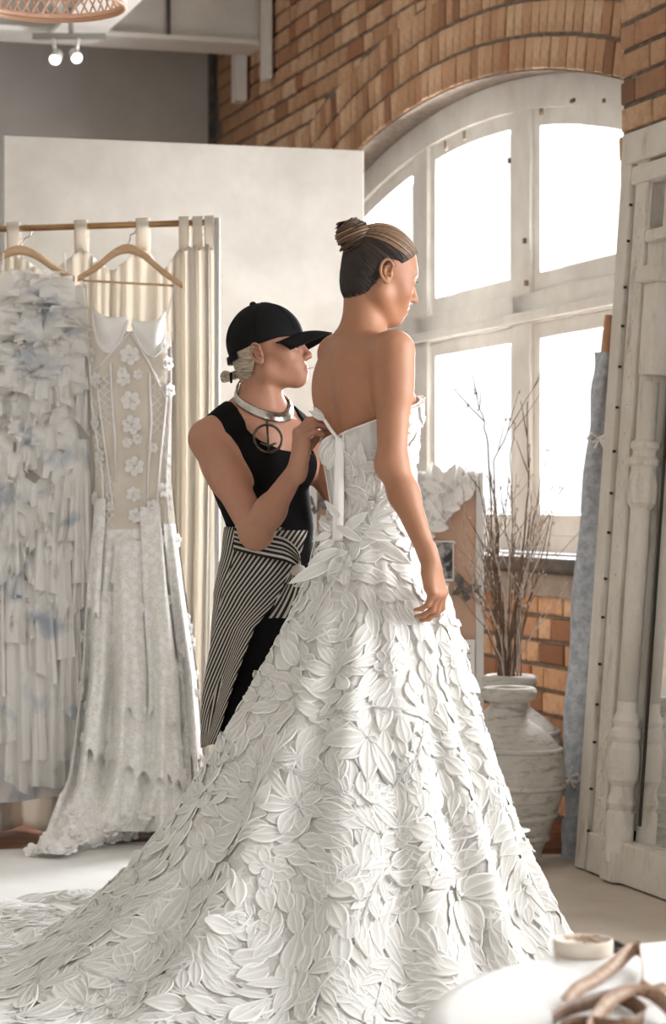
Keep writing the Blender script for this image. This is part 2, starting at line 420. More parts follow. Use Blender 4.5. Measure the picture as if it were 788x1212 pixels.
# outside: the pale gabled house across the street, seen faintly through the panes
pmat('house_render', (250, 250, 250), None, rough=.9)
h = empty('street_house', (9.5, 26, 0), 0, 'very pale gabled house outside beyond the window panes', 'house')
hp = at(690, 470, 30)
MB().box((hp.x+.6, 31.5, hp.z/2-.5), (3.0, 3, hp.z+1.0)).build('wall', 'house_render', h)
MB().add([(hp.x-.9, 29.9, hp.z), (hp.x+.9, 29.9, hp.z), (hp.x, 29.9, hp.z+.55), (hp.x-.9, 33, hp.z), (hp.x+.9, 33, hp.z), (hp.x, 33, hp.z+.55)], [(0, 1, 2), (3, 5, 4), (0, 2, 5, 3), (1, 4, 5, 2), (0, 3, 4, 1)]).build('roof', 'house_render', h)
# ================================================================== PROPS
# ---- backdrop panel
t = NT('limewash'); co = t.coord('Object')
n = t.noise(1.6, 6, .6, co); n2 = t.noise(7, 6, .65, co)
t.col(t.mix(t.math('MULTIPLY', n2, .55), t.ramp(n, [(.36, lin((186, 181, 172))), (.64, lin((222, 218, 211)))]), lin((180, 174, 164)))); t.set(Roughness=.85); t.bump(n2, .12, .006)
a, b = at(5, 160, 8.85), at(431, 178, 9.23); zt = a.z
d = Vector((b.x-a.x, b.y-a.y, 0)); L = d.length; ang = math.atan2(d.y, d.x)
Mp = Matrix.Translation((a.x, a.y, 0)) @ Matrix.Rotation(ang, 4, 'Z')
bp = empty('backdrop_panel', (a.x+d.x/2, a.y+d.y/2, 0), 0, 'tall limewashed grey backdrop panel standing behind the rack and the women', 'backdrop')
MB().box((L/2, .02, zt/2), (L, .03, zt), bev=.003).xf(Mp).build('board', 'limewash', bp)
for k in (.12, .5, .88): MB().box((L*k, .06, zt/2), (.06, .05, zt-.1)).xf(Mp).build('batten', 'frame_paint', bp)
# ---- rail, post
pmat('brass', (176, 140, 100), (150, 118, 84), 20, .28, metallic=.9)
pmat('post_white', (206, 203, 197), None, rough=.4)
def railY(px): return 8.17-(px/255.)*.2
def onrail(px, py, dy=0): return at(px, py, railY(px)+dy)
rk = empty('garment_rail', (at(120, 270, 8.1).x, 8.1, 0), 0, 'brass hanging rail with a slim white upright post holding the drape', 'clothes rail')
RZ = 2.075
def rp(px, z=RZ, dy=0): Y = railY(px)+dy; return Vector(((px-394)/FPX*Y, Y, z))
MB().tube([rp(-190), rp(-60), rp(60), rp(256)], .011, 12).build('rail', 'brass', rk, sm=True)
for px in (257, -185): MB().tube([rp(px, 0), rp(px, 1), rp(px, 2.09)], .010, 10).build('post', 'post_white', rk, sm=True)
for px in (257, -185): MB().box(rp(px, .012), (.06, .4, .024), bev=.005).build('foot', 'post_white', rk)
# ---- drape
t = NT('drape_cloth'); co = t.coord('Object'); t.col(t.ramp(t.noise(5, 4, .6, co), [(.3, lin((224, 217, 206))), (.7, lin((236, 231, 222)))])); t.set(Roughness=.9)
wv = t.n('ShaderNodeTexNoise'); wv.inputs['Scale'].default_value = 260; t.l(t.coord('Object', (1, 1, .25)), wv.inputs['Vector']); t.bump(wv.outputs['Fac'], .25, .002)
tl = t.n('ShaderNodeBsdfTranslucent'); tl.inputs[0].default_value = lin((238, 231, 221)); ms = t.n('ShaderNodeMixShader'); ms.inputs[0].default_value = .42
t.l(t.b.outputs[0], ms.inputs[1]); t.l(tl.outputs[0], ms.inputs[2]); t.l(ms.outputs[0], t.out.inputs[0])
dr = empty('tab_top_drape', rp(100, 0, .05), 0, 'cream tab-top drape hanging from the brass rail behind the gowns', 'curtain')
tabs = [-150, -100, -50, 16, 96, 169, 218, 234, 248]
def drape_fn(u, v):
    px = -190+(445)*u
    near = min(abs(px-q) for q in tabs)
    gaps = max([tabs[i+1]-tabs[i] for i in range(len(tabs)-1) if tabs[i] <= px <= tabs[i+1]]+[30])
    sag = min(1, near/(gaps*.5))*gaps*.0011
    if 169 < px < 218: sag *= 1.5
    ztop = 2.0-sag*min(1, near/12)
    z = ztop*(1-v)+.012*v
    f = 1/18. if px < 190 else 1/9.5
    ph = px*f*2*PI*.5+math.sin(px*.05)*1.3
    amp = (.008+.024*v**.6) if px < 195 else .026
    dy = amp*math.sin(ph)+.012*math.sin(ph*2.3+1+v*2)
    p = rp(px-(10*v if px < 60 else 0), z, .0+dy)
    if v > .9: p.y -= (v-.9)*.9*(.5+.5*math.sin(px*.11)); p.z = max(.012, p.z)
    p.x += .012*math.sin(v*5+px*.03)*v
    return p
MB().grid(drape_fn, 220, 60).build('panel', 'drape_cloth', dr, sm=True, solid=.002)
for q in tabs:
    w = 9 if q < 200 else 7
    def tabf(u, v, q=q, w=w):
        a = v*2*PI; px = q+(u-.5)*2*w*(.9+.1*math.cos(a))
        c = rp(px, 2.04, .0); c.y += .02*math.cos(a+.5); c.z = 2.04+.056*math.sin(a) - (.0 if math.sin(a) > 0 else .0); return c
    MB().grid(tabf, 5, 20).build('tab', 'drape_cloth', dr, sm=True, solid=.002)
# ---- hangers
pmat('hanger_wood', (196, 160, 122), (214, 180, 144), 12, .5, stretch=(1, 1, 6)); pmat('hook_metal', (160, 155, 148), None, rough=.3, metallic=1)
def hanger(ax, ay, lx, ly, rx, ry, bar, label, Y):
    o = empty('wooden_hanger', at(ax, ay, Y), 0, label, 'hanger', 'wooden hangers on the rail')
    A, Lp, Rp = at(ax, ay, Y), at(lx, ly, Y), at(rx, ry, Y)
    def arc(P):
        pts = []
        for i in range(9):
            s = i/8; p = A.lerp(P, s); p.z += .018*math.sin(min(1, s*1.6)*PI)*(1-s); pts.append(p)
        return pts
    m = MB(); pts = arc(Lp)[::-1]+arc(Rp)[1:]
    def f(u, v):
        i = u*(len(pts)-1); k = min(int(i), len(pts)-2); p = pts[k].lerp(pts[k+1], i-k); a = v*2*PI
        w = .017*(1-.35*abs(u-.5)*2)
        return (p.x, p.y+.011*math.cos(a), p.z+w*math.sin(a))
    m.grid(f, 32, 12).build('arm', 'hanger_wood', o, sm=True)
    hk = [A+Vector((0, 0, .012))]; R = .022; cz = rp(ax).z+.011-R
    hk.append(Vector((A.x, rp(ax).y, cz-.03)))
    for i in range(11):
        a = -PI*.5+PI*1.35*i/10; hk.append(Vector((A.x+R*math.cos(a)*.9, rp(ax).y, cz+R*math.sin(a)+.0)))
    MB().tube(hk, .0025, 6).build('hook', 'hook_metal', o, sm=True)
    if bar: MB().tube([at(bar[0], bar[1], Y), at(bar[2], bar[3], Y)], .004, 8).build('trouser_bar', 'hanger_wood', o, sm=True)
    return o
hanger(23, 296, -40, 331, 88, 330, None, 'wooden hanger carrying the ruffled blue floral gown', 8.0)
hanger(152, 294, 92, 330, 216, 338, (96, 332, 206, 338), 'wooden hanger with a bar carrying the lace corset gown', 7.97)
# ---- ruffled gown
t = NT('chiffon'); co = t.coord('Object'); 
blot = t.noise(7.5, 3, .5, co, .6); n2 = t.noise(30, 4, .6, co)
bl = t.math('MULTIPLY', t.math('SUBTRACT', blot, .56, True), 7.0, True)
t.col(t.mix(t.math('MULTIPLY', bl, t.math('ADD', n2, .15, True)), lin((248, 245, 240)), lin((146, 164, 188)))); t.set(Roughness=.85)
tl = t.n('ShaderNodeBsdfTranslucent'); tl.inputs[0].default_value = lin((240, 236, 230)); ms = t.n('ShaderNodeMixShader'); ms.inputs[0].default_value = .22
t.l(t.b.outputs[0], ms.inputs[1]); t.l(tl.outputs[0], ms.inputs[2]); t.l(ms.outputs[0], t.out.inputs[0])
YG = 7.92
g1 = empty('ruffled_gown', at(40, 900, YG), 0, 'ruffled white gown with soft blue floral print on the left hanger', 'dress')
def g1_base(u, v):
    w = .155+.05*smooth(v*3)+.01*v; cx = at(38, 600, YG).x
    a = -PI+u*PI*2; z = 1.86-v*1.72
    r = 1+.06*math.sin(a*9+v*3)*smooth(v*2)
    return (cx+w*1.15*math.cos(a)*r, YG+.05+.075*math.sin(a)*r*(.6+.6*v), z+.01*math.sin(a*4))
MB().grid(g1_base, 72, 40).build('underskirt', 'chiffon', g1, sm=True)
R = random.Random(31)
def ruffle(path, width, waves, amp, name='ruffle', droop=.7):
    """path: points on the gown; the frill hangs from it and waves in and out"""
    n = 40; pts = [Vector(p) for p in path]
    ph = R.uniform(0, 6); ph2 = R.uniform(0, 6)
    def f(u, v):
        i = u*(len(pts)-1); k = min(int(i), len(pts)-2); p = pts[k].lerp(pts[k+1], i-k); tg = (pts[k+1]-pts[k]).normalized()
        out = Vector((0, -1, 0)); dn = Vector((0, 0, -1)); side = tg.cross(out).normalized()
        if side.z > 0: side = -side
        dirv = (side*(1-droop)+dn*droop).normalized()
        wv = math.sin(u*waves*2*PI+ph)+.4*math.sin(u*waves*4.7*PI+ph2)
        w = width*(1+.16*math.sin(u*waves*2*PI+ph+1))
        return p+dirv*w*v+out*(.012+amp*v*(.75+.8*wv))+tg*amp*.6*v*math.cos(u*waves*2*PI+ph)
    return MB().grid(f, n, 5).build(name, 'chiffon', g1, sm=True)
cxg = at(38, 600, YG).x
def gp(px, py, off=0):
    dx = (at(px, py, YG).x-cxg)/.24; y = YG+.05-.085*math.sqrt(max(0, 1-dx*dx))-off; return at(px, py, y)
# cascades down the bodice
for px0, px1, y0, y1 in ((8, 2, 322, 470), (28, 24, 318, 470), (48, 56, 318, 430), (64, 74, 322, 420), (84, 92, 326, 440), (20, 34, 350, 520), (40, 62, 380, 540), (-6, -12, 330, 560), (60, 88, 400, 500), (76, 92, 370, 520), (92, 98, 335, 430), (12, 18, 400, 540), (36, 38, 322, 420), (54, 50, 330, 470), (72, 80, 330, 470), (16, 12, 330, 440), (0, -4, 360, 480), (88, 84, 350, 470), (30, 44, 420, 540)):
    ruffle([gp(px0+(px1-px0)*k/4+R.uniform(-4, 4), y0+(y1-y0)*k/4) for k in range(5)], R.uniform(.05, .075), R.uniform(2.4, 3.8), .045, droop=.1)
# cross frills sweeping down to the left
for k in range(17):
    y0 = 430+k*17; xa, xb = -16, 94-R.uniform(0, 26)
    tilt = R.uniform(-42, -8)
    ruffle([gp(xa+(xb-xa)*j/6, y0-tilt*(1-j/6)+12*math.sin(j*1.7+k), R.uniform(0, .012)) for j in range(7)], R.uniform(.06, .1), R.uniform(3, 5.5), .03, droop=.85)
# long handkerchief panels
for (px, y0, y1, w) in ((96, 520, 690, 12), (88, 540, 640, 11), (14, 640, 760, 18), (44, 640, 800, 15), (70, 620, 780, 14), (84, 650, 850, 12), (4, 720, 880, 16), (30, 700, 900, 16), (56, 720, 932, 17), (76, 740, 900, 13), (92, 690, 860, 11), (20, 780, 935, 14), (100, 420, 505, 8), (98, 600, 720, 9), (-8, 600, 820, 14), (60, 560, 700, 15), (8, 560, 690, 16)):
    ph = R.uniform(0, 6); ska = R.uniform(-8, 8); hang = R.uniform(-25, 25)
    def f(u, v, px=px, y0=y0, y1=y1, w=w, ph=ph, ska=ska, hang=hang):
        q = px+(u-.5)*2*w*(.75+.45*v)+ska*v; py = y0+(y1-y0)*v+hang*(u-.5)*v
        p = gp(min(q, 112), py, .012+.03*v); p.y -= .014*math.sin(u*2.4*PI*1.5+ph)*(.3+v); return p
    MB().grid(f, 14, 12).build('panel', 'chiffon', g1, sm=True)
for px in (2, 78):
    MB().tube([at(px, 322, YG+.02), at(px+(2 if px < 40 else -2), 300, 7.99)], .004, 6).build('strap', 'chiffon', g1)
# ---- lace corset gown
pmat('nude_tulle', (216, 205, 190), (228, 219, 206), 10, .9)
t = NT('white_lace'); co = t.coord('Object')
vo = t.n('ShaderNodeTexVoronoi', feature='DISTANCE_TO_EDGE'); vo.inputs['Scale'].default_value = 85; t.l(co, vo.inputs['Vector'])
vo2 = t.n('ShaderNodeTexVoronoi', feature='F1'); vo2.inputs['Scale'].default_value = 38; t.l(co, vo2.inputs['Vector'])
k1 = t.math('LESS_THAN', vo.outputs[0], .085); k2 = t.math('LESS_THAN', vo2.outputs[0], .42); kk = t.math('MAXIMUM', k1, k2)
t.col(t.mix(kk, lin((236, 231, 223)), lin((250, 249, 247)))); t.set(Roughness=.85); t.bump(kk, .4, .004)
pmat('satin_white', (246, 243, 239), (240, 236, 231), 8, .55, .1, 40)
YL = 7.9
g2 = empty('corset_gown', at(155, 990, YL), 0, 'white lace corset gown with rose motifs and a train spilling on the floor', 'dress')
def hw(py): return np.interp(py, [372, 400, 450, 520, 570, 620, 700, 800, 900, 960, 985], [47, 50, 50, 47, 45, 49, 58, 68, 78, 84, 88])
def cxp(py): return np.interp(py, [372, 450, 570, 700, 800, 900, 985], [153, 154, 158, 160, 165, 163, 158])
def g2p(u, py, off=0):
    """u -1..1 across the front half, py image row"""
    a = u*PI*.5; h = hw(py); fold = smooth((py-600)/250)
    f = fold*(.035*math.sin(u*15+py*.004)+.016*math.sin(u*29+1))
    r = 1+f*1.4
    Y = YL-(.075+.05*fold)*math.cos(a)*r-off-fold*(.03+.034*math.sin(u*15+py*.004)+.016*math.sin(u*29+1))+max(0, (py-840))*-.0006
    return at(cxp(py)+h*math.sin(a)*(1+f*.3), py, Y)
def g2f(u, v):
    py = 372+v*612
    if v == 0: pass
    uu = (u-.5)*2
    p = g2p(uu, py)
    if v < .001: p.z -= .02*abs(math.sin(uu*PI))*0
    return p
mfr = MB().grid(lambda u, v: g2p((u-.5)*2, 392+v*235), 60, 30); mfr.build('bodice', 'nude_tulle', g2, sm=True)
mfr = MB().grid(lambda u, v: (lambda p: Vector((p.x, 2*YL+.06-p.y, p.z)))(g2p((u-.5)*2, 392+v*592)), 40, 40); mfr.build('back_panel', 'white_lace', g2, sm=True)
sk = MB().grid(lambda u, v: g2p((u-.5)*2, 626+v*358), 150, 60).build('skirt', 'white_lace', g2, sm=True)
# bust cups
for u0, u1, up in ((-.72, -.02, -3), (.04, .72, 2)):
    def cup(u, v, u0=u0, u1=u1, up=up):
        uu = u0+(u1-u0)*u; s = math.sin(u*PI)
        top = 366+up+7*s+ (10*(u if u0 < 0 else 1-u))
        p = g2p(uu, top+(36*s**.7+6)*v, .006+.034*s*math.sin(min(1, .15+v)*PI)); return p
    MB().grid(cup, 18, 12).build('bust_cup', 'satin_white', g2, sm=True, solid=.003)
    MB().tube([cup(i/16, 1.0)-Vector((0, .004, 0)) for i in range(17)], .004, 6).build('cup_edging', 'satin_white', g2, sm=True)
# boning
def bone(pts): MB().tube([g2p(u, y, .006) for u, y in pts], .0042, 6).build('boning', 'satin_white', g2, sm=True)
for pts in ([(-.62, 440), (-.3, 418), (0, 394)], [(.62, 470), (.3, 430), (.03, 394)], [(-.3, 430), (-.3, 480), (-.28, 520), (-.3, 570)], [(.3, 440), (.32, 500), (.26, 560), (.2, 620)], [(-.62, 440), (-.5, 520), (-.35, 600)], [(.66, 470), (.5, 540), (.34, 620)], [(-.85, 400), (-.8, 480), (-.6, 560), (-.5, 625)], [(.85, 410), (.8, 480), (.66, 560), (.6, 625)]): bone(pts)
def lattice(ua, ub, ya, yb, n=7):
    m = MB()
    for i in range(n):
        y = ya+(yb-ya)*i/n; dy = (yb-ya)/n
        m.tube([g2p(ua, y, .004), g2p(ub, y+dy*1.3, .004)], .0018, 4); m.tube([g2p(ub, y, .004), g2p(ua, y+dy*1.3, .004)], .0018, 4)
    m.build('lattice', 'satin_white', g2)
lattice(-.56, -.33, 442, 500, 6); lattice(.34, .56, 445, 510, 6); lattice(-.8, -.55, 470, 560, 8); lattice(.6, .82, 500, 600, 8); lattice(-.5, -.34, 560, 620, 5)
def rose_mesh(r, seed):
    Q = random.Random(seed); m = MB()
    for ring, (n, rr, h) in enumerate(((6, 1, .0), (5, .62, .12), (3, .3, .2))):
        for i in range(n):
            a = 2*PI*(i+ring*.5)/n+Q.uniform(-.1, .1); w = 2.3/n*1.3
            def f(u, v, a=a, rr=rr, w=w, h=h):
                aa = a+(u-.5)*w*2; q = rr*r*(.25+.75*v)*(1-.25*(2*u-1)**2*v)
                return (q*math.cos(aa), -(h*r+.18*r*math.sin(v*PI*.75)), q*math.sin(aa))
            m.grid(f, 4, 3)
    me = bpy.data.meshes.new('lace_rose'); me.from_pydata(m.v, [], m.f); me.materials.append(MATS['satin_white']); me.polygons.foreach_set('use_smooth', [True]*len(me.polygons)); return me
ROSE = [rose_mesh(.034, 1), rose_mesh(.026, 2), rose_mesh(.018, 3)]
def put_rose(k, u, py, parent=g2):
    p = g2p(u, py, .008); o = bpy.data.objects.new('lace_rose', ROSE[k]); C.objects.link(o); o.parent = parent
    o.matrix_parent_inverse = parent.matrix_world.inverted(); o.matrix_basis = Matrix.Translation(p) @ Matrix.Rotation(u*1.2, 4, 'Z') @ Matrix.Rotation(R.uniform(0, 6), 4, 'Y')
for k, u, py in ((0, 0, 420), (2, -.12, 440), (2, .12, 443), (1, -.1, 448), (0, 0, 474), (0, 0, 503), (2, .08, 520), (2, -.08, 524), (0, .02, 552), (1, 0, 585), (1, .02, 610), (1, -.72, 420), (1, -.6, 450), (1, .7, 430), (1, .55, 410), (1, -.7, 500), (1, .78, 462), (1, -.62, 540), (1, .55, 580), (2, .35, 530), (1, .3, 600), (2, -.4, 600), (1, -.85, 590), (1, .85, 640)): put_rose(k, u, py)
for i in range(70):
    put_rose(R.choice((1, 1, 2)), R.uniform(-.95, .95), R.uniform(640, 960))
# hanging loops
for a_, b_ in (((97, 332), (102, 366)), ((207, 338), (198, 372))):
    MB().tube([at(*a_, 7.96), at((a_[0]+b_[0])/2, (a_[1]+b_[1])/2, YL), at(*b_, YL-.01)], .0028, 5).build('strap', 'satin_white', g2)
# lace panels cascading over the skirt with scalloped hems
for (u0, u1, ya, yb) in ((-.95, -.5, 590, 730), (-.3, .1, 640, 850), (.1, .45, 600, 860), (.5, .98, 620, 910), (-.6, -.15, 700, 905), (-.15, .3, 760, 925), (.25, .6, 780, 935), (-.98, -.55, 700, 960)):
    ph = R.uniform(0, 6)
    def f(u, v, u0=u0, u1=u1, ya=ya, yb=yb, ph=ph):
        py = ya+(yb-ya)*v-(12*abs(math.sin(u*3*PI)))*v+20*(u-.5)*v
        return g2p(u0+(u1-u0)*u*(1) , py, .014+.022*v+.012*math.sin(u*7+ph)*v)
    MB().grid(f, 24, 26).build('lace_overlay', 'white_lace', g2, sm=True)
# train spilled on the white floor sheet
A0 = fl(32, 1020); B0 = fl(235, 985)
R3 = random.Random(5)
bumps = [(R3.uniform(0, 1), R3.uniform(0, 1), R3.uniform(.05, .13), R3.uniform(.02, .05)) for _ in range(26)]
def trainf(u, v):
    top = g2p(-.97+u*1.94, 905)
    edge = [Vector((A0.x, A0.y, 0)), fl(70, 1024), fl(110, 1008), fl(150, 1000), fl(195, 985), fl(236, 975)]
    i = u*(len(edge)-1); k = min(int(i), len(edge)-2); e = edge[k].lerp(edge[k+1], i-k)
    p = top.lerp(e, v); s = v**.6
    z = top.z*(1-s)**1.35+.02
    z += sum(h*math.exp(-((u-a)**2+(v-b)**2)/(w*w)) for a, b, w, h in bumps)*.6*math.sin(min(1, v*1.3)*PI*.8)
    p.z = max(.022, z+.014*math.sin(u*34+v*5)*(1-v*.5)); p.y -= .07*math.sin(v*PI)
    return p
MB().grid(trainf, 110, 44).build('train', 'white_lace', g2, sm=True)
R4 = random.Random(9)
for i in range(46):
    u, v = R4.uniform(0, 1), R4.uniform(.35, .98); p = Vector(trainf(u, v))
    o = bpy.data.objects.new('lace_rose', ROSE[R4.choice((0, 1, 1))]); C.objects.link(o); o.parent = g2; o.matrix_parent_inverse = g2.matrix_world.inverted()
    o.matrix_basis = Matrix.Translation(p+Vector((0, -.005, .006))) @ Matrix.Rotation(-.9, 4, 'X') @ Matrix.Rotation(R4.uniform(0, 6), 4, 'Y')
# ---- rattan pendant
pmat('rattan', (232, 196, 172), (214, 172, 146), 14, .6); pmat('rattan_dark', (186, 146, 118), None, rough=.7)
pc = at(62, 2, 7.0)
pl = empty('pendant_lamp', pc, 0, 'pale rattan basket pendant lamp cut off at the top left corner', 'lamp')
def ring(r, z, rad, mat, name):
    MB().tube([(pc.x+r*math.cos(2*PI*i/40), pc.y+r*math.sin(2*PI*i/40), pc.z+z) for i in range(40)], rad, 8, closed=True).build(name, mat, pl, sm=True)
for r, z, rad in ((.213, 0, .0075), (.209, .05, .004), (.205, .055, .004), (.185, .12, .004), (.145, .18, .004), (.09, .22, .005), (.04, .24, .006)): ring(r, z, rad, 'rattan', 'hoop')
ring(.214, -.012, .008, 'rattan_dark', 'rim')
prof = [(.213, 0), (.209, .05), (.185, .12), (.145, .18), (.09, .22), (.04, .24)]
def dome(a, s):
    i = s*(len(prof)-1); k = min(int(i), len(prof)-2); f = i-k; r = prof[k][0]*(1-f)+prof[k+1][0]*f; z = prof[k][1]*(1-f)+prof[k+1][1]*f
    return Vector((pc.x+r*math.cos(a), pc.y+r*math.sin(a), pc.z+z))
for i in range(44):
    a = 2*PI*i/44
    for sg in (-1, 1): MB().tube([dome(a, 0), dome(a+sg*.13, .2)], .003, 5).build('cane', 'rattan', pl)
for i in range(22):
    a = 2*PI*i/22
    for sg in (-1, 1): MB().tube([dome(a+sg*.9*s/6*.8, .2+s/6*.8) for s in range(7)], .003, 5).build('cane', 'rattan', pl)
MB().tube([pc+Vector((0, 0, .24)), Vector((pc.x, pc.y, 4.05))], .004, 6).build('cord', 'sill_dark', pl)
# ---- mirror
t = NT('distressed'); co = t.coord('Object')
n1 = t.noise(5, 6, .65, co); n2 = t.noise(60, 5, .7, co); n3 = t.noise(24, 5, .6, t.coord('Object', (1, 1, .2)))
c = t.ramp(n1, [(.3, lin((206, 197, 184))), (.7, lin((224, 217, 206)))])
c = t.mix(t.math('MULTIPLY', t.math('SUBTRACT', n3, .56, True), 3.5, True), c, lin((146, 130, 113)))
c = t.mix(t.math('MULTIPLY', t.math('SUBTRACT', n2, .66, True), 7, True), c, lin((92, 80, 69))); t.col(c); t.set(Roughness=.8)
t.bump(t.math('ADD', n2, t.math('MULTIPLY', n3, .6)), .7, .006)
t = NT('mirror_glass'); t.set(Metallic=1.0, Roughness=.03); t.col((.86, .87, .86, 1))
pmat('dark_gap', (58, 50, 44), None, rough=.9)
Bm = fl(681, 1030); alpha = math.atan(.166/2.255)
Zm = (-N*math.sin(alpha)+Vector((0, 0, 1))*math.cos(alpha)); Xm = -U; Ym = Zm.cross(Xm)     # x along the wall towards camera, y into the wall
MM = Matrix(((Xm.x, Ym.x, Zm.x, Bm.x), (Xm.y, Ym.y, Zm.y, Bm.y), (Xm.z, Ym.z, Zm.z, .012), (0, 0, 0, 1)))
mr = empty('leaning_mirror', Bm, 0, 'huge distressed cream mirror with carved frame and columns leaning on the pier', 'mirror')
MW, MH, ST = 1.5, 2.262, .36
def mp(name, mat, fn, sm=False):
    m = MB(); fn(m); return m.xf(MM).build(name, mat, mr, sm=sm)
mp('backboard', 'dark_gap', lambda m: m.box((MW/2, .065, MH/2), (MW-.04, .02, MH-.04)))
mp('glass', 'mirror_glass', lambda m: m.box((MW/2, .045, (.1+MH-.34)/2), (MW-2*ST+.06, .008, MH-.44)))
for sd in (0, 1):
    X = (lambda x: x*.8) if sd == 0 else (lambda x: MW-x*.8)
    mp('outer_stile', 'distressed', lambda m: m.box((X(.045), .03, MH/2), (.072, .07, MH), bev=.006))
    mp('bead', 'distressed', lambda m: m.box((X(.113), .035, MH/2+.01), (.024, .05, MH-.05), bev=.008))
    cb = mp('carved_band', 'distressed', lambda m: m.box((X(.185), .03, MH/2), (.088, .06, MH-.08), bev=.006))
    R = random.Random(40+sd); 
    z = .12
    m = MB()
    while z < MH-.22:                              # carved scrolls and leaves
        k = R.random()
        for sg in (-1, 1):
            for q in (0, .04): m.lathe([(.0006, -.021), (.0055, -.010), (.007, 0), (.005, .010), (.0006, .021)], 6, (X(.185+.026*sg), .0035, z+q), Matrix.Rotation(sg*.7*(1 if q else -1), 3, 'Y'))
        m.lathe([(.0006, -.008), (.008, -.003), (.008, .003), (.0006, .008)], 8, (X(.185), .003, z+.02))
        z += .085
    m.xf(MM).build('scroll_carving', 'distressed', cb, sm=True)
    mp('inner_board', 'distressed', lambda m: m.box((X(.315), .035, MH/2), (.104, .05, MH-.3), bev=.005))
    # turned half column with base and capital
    mp('column', 'distressed', lambda m: m.lathe([(.029, .52), (.031, 1.0), (.029, 1.48)], 20, (X(.365), .005, 0)), True)
    mp('column_base', 'distressed', lambda m: m.lathe([(0.043, 0.06), (0.043, 0.2), (0.0361, 0.21), (0.043, 0.23), (0.0361, 0.26), (0.0361, 0.28), (0.0464, 0.3), (0.0482, 0.34), (0.0464, 0.39), (0.0378, 0.41), (0.0447, 0.425), (0.0447, 0.445), (0.0361, 0.455), (0.043, 0.475), (0.031, 0.5), (0.0292, 0.53)], 30, (X(.365), .005, 0)))
    mp('capital', 'distressed', lambda m: m.lathe([(0.0292, 1.1), (0.043, 1.12), (0.0464, 1.17), (0.0378, 1.21), (0.0378, 1.225), (0.0464, 1.235), (0.0464, 1.25), (0.0361, 1.26), (0.0361, 1.275), (0.0447, 1.285), (0.043, 1.3), (0.0292, 1.31)], 30, (X(.365), .005, 0), wob=lambda a, z: .05*math.cos(a*8) if z < 1.2 else 0))
    mp('plinth', 'distressed', lambda m: m.box((X(.365), .01, .045), (.1, .08, .09), bev=.006))
    mp('impost', 'distressed', lambda m: m.box((X(.37), .005, 1.80), (.115, .1, .05), bev=.012))
    mp('upper_block', 'distressed', lambda m: m.box((X(.37), .015, 1.64), (.085, .07, .28), bev=.01))
    mp('upper_panel', 'distressed', lambda m: m.box((X(.39), .035, 1.93), (.1, .04, .3), bev=.004))
    mp('inner_lip', 'dark_gap', lambda m: m.box((X(.44), .043, MH/2), (.008, .012, MH-.34)))
mp('bottom_rail', 'distressed', lambda m: m.box((MW/2, .03, .06), (MW-.18, .075, .12), bev=.008))
mp('top_rail', 'distressed', lambda m: m.box((MW/2, .03, MH-.05), (MW, .08, .10), bev=.008))
mp('top_moulding', 'distressed', lambda m: m.box((MW/2, .028, MH-.14), (MW-.16, .075, .06), bev=.014))
mp('top_board', 'distressed', lambda m: m.box((MW/2, .035, MH-.25), (MW-.3, .05, .16), bev=.005))
mp('inner_top_bead', 'distressed', lambda m: m.box((MW/2, .025, MH-.34), (MW-.44, .075, .04), bev=.012))
R = random.Random(50)
for i in range(34):
    z = .06+i*.064
    mp('nail_hole', 'dark_gap', lambda m: m.lathe([(.0045, -.006), (.0045, .003)], 6, (.02 if i % 2 == 0 else .075, 0, z+R.uniform(-.01, .01)), Matrix.Rotation(PI/2, 3, 'X')))
# ---- fabric roll
t = NT('blue_grey_cloth'); co = t.coord('Object'); n2 = t.noise(45, 5, .65, co); t.col(t.ramp(n2, [(.35, lin((152, 158, 166))), (.65, lin((196, 199, 203)))])); t.set(Roughness=.9); t.bump(n2, .5, .006)
pmat('cardboard', (196, 150, 116), (180, 134, 102), 10, .85)
fr_ = empty('fabric_roll', fl(682, 1005), 0, 'blue-grey fabric rolled on a cardboard tube leaning between urn and mirror', 'fabric roll')
pts = [at(721, 374, 7.62), at(717, 412, 7.60), at(711, 470, 7.58), at(701, 600, 7.56), at(692, 760, 7.55), at(686, 900, 7.54), at(683, 960, 7.53)]
pts.append(Vector((pts[-1].x-.005, 7.52, .008)))
MB().tube(pts[:3], .0155, 16).build('cardboard_tube', 'cardboard', fr_, sm=True)
nP = 60
def along(s):
    i = s*(len(pts)-1); k = min(int(i), len(pts)-2); return pts[k].lerp(pts[k+1], i-k)
def rollf(u, v):
    c = along(.155+.845*v); a = u*2*PI; r = .030+.022*smooth(v*1.3)+.006*math.sin(a*3+v*9)+.004*math.sin(v*40+a)
    if abs(v-.8) < .05: r *= .8
    return (c.x+r*math.cos(a), c.y+r*math.sin(a), max(.006, c.z))
MB().grid(rollf, 32, nP, True).build('rolled_cloth', 'blue_grey_cloth', fr_, sm=True)
def bow(c, s, parent):
    m = MB()
    for sg in (-1, 1):
        m.tube([c, c+Vector((sg*.03*s, -.01, .018*s)), c+Vector((sg*.042*s, -.012, 0)), c+Vector((sg*.025*s, -.01, -.015*s)), c], .006*s, 6); m.tube([c, c+Vector((sg*.018*s, -.012, -.035*s))], .005*s, 6)
    m.lathe([(.001, -.012*s), (.011*s, 0), (.001, .012*s)], 8, c); m.build('tie', 'satin_white', parent, sm=True)
c = along(.34); bow(Vector((c.x-.0, c.y-.045, c.z)), .9, fr_)
c = along(.76); MB().tube([(c.x+.046*math.cos(q*PI/8), c.y+.046*math.sin(q*PI/8), c.z) for q in range(16)], .006, 6, closed=True).build('tie', 'satin_white', fr_); bow(Vector((c.x-.035, c.y-.05, c.z)), .8, fr_)
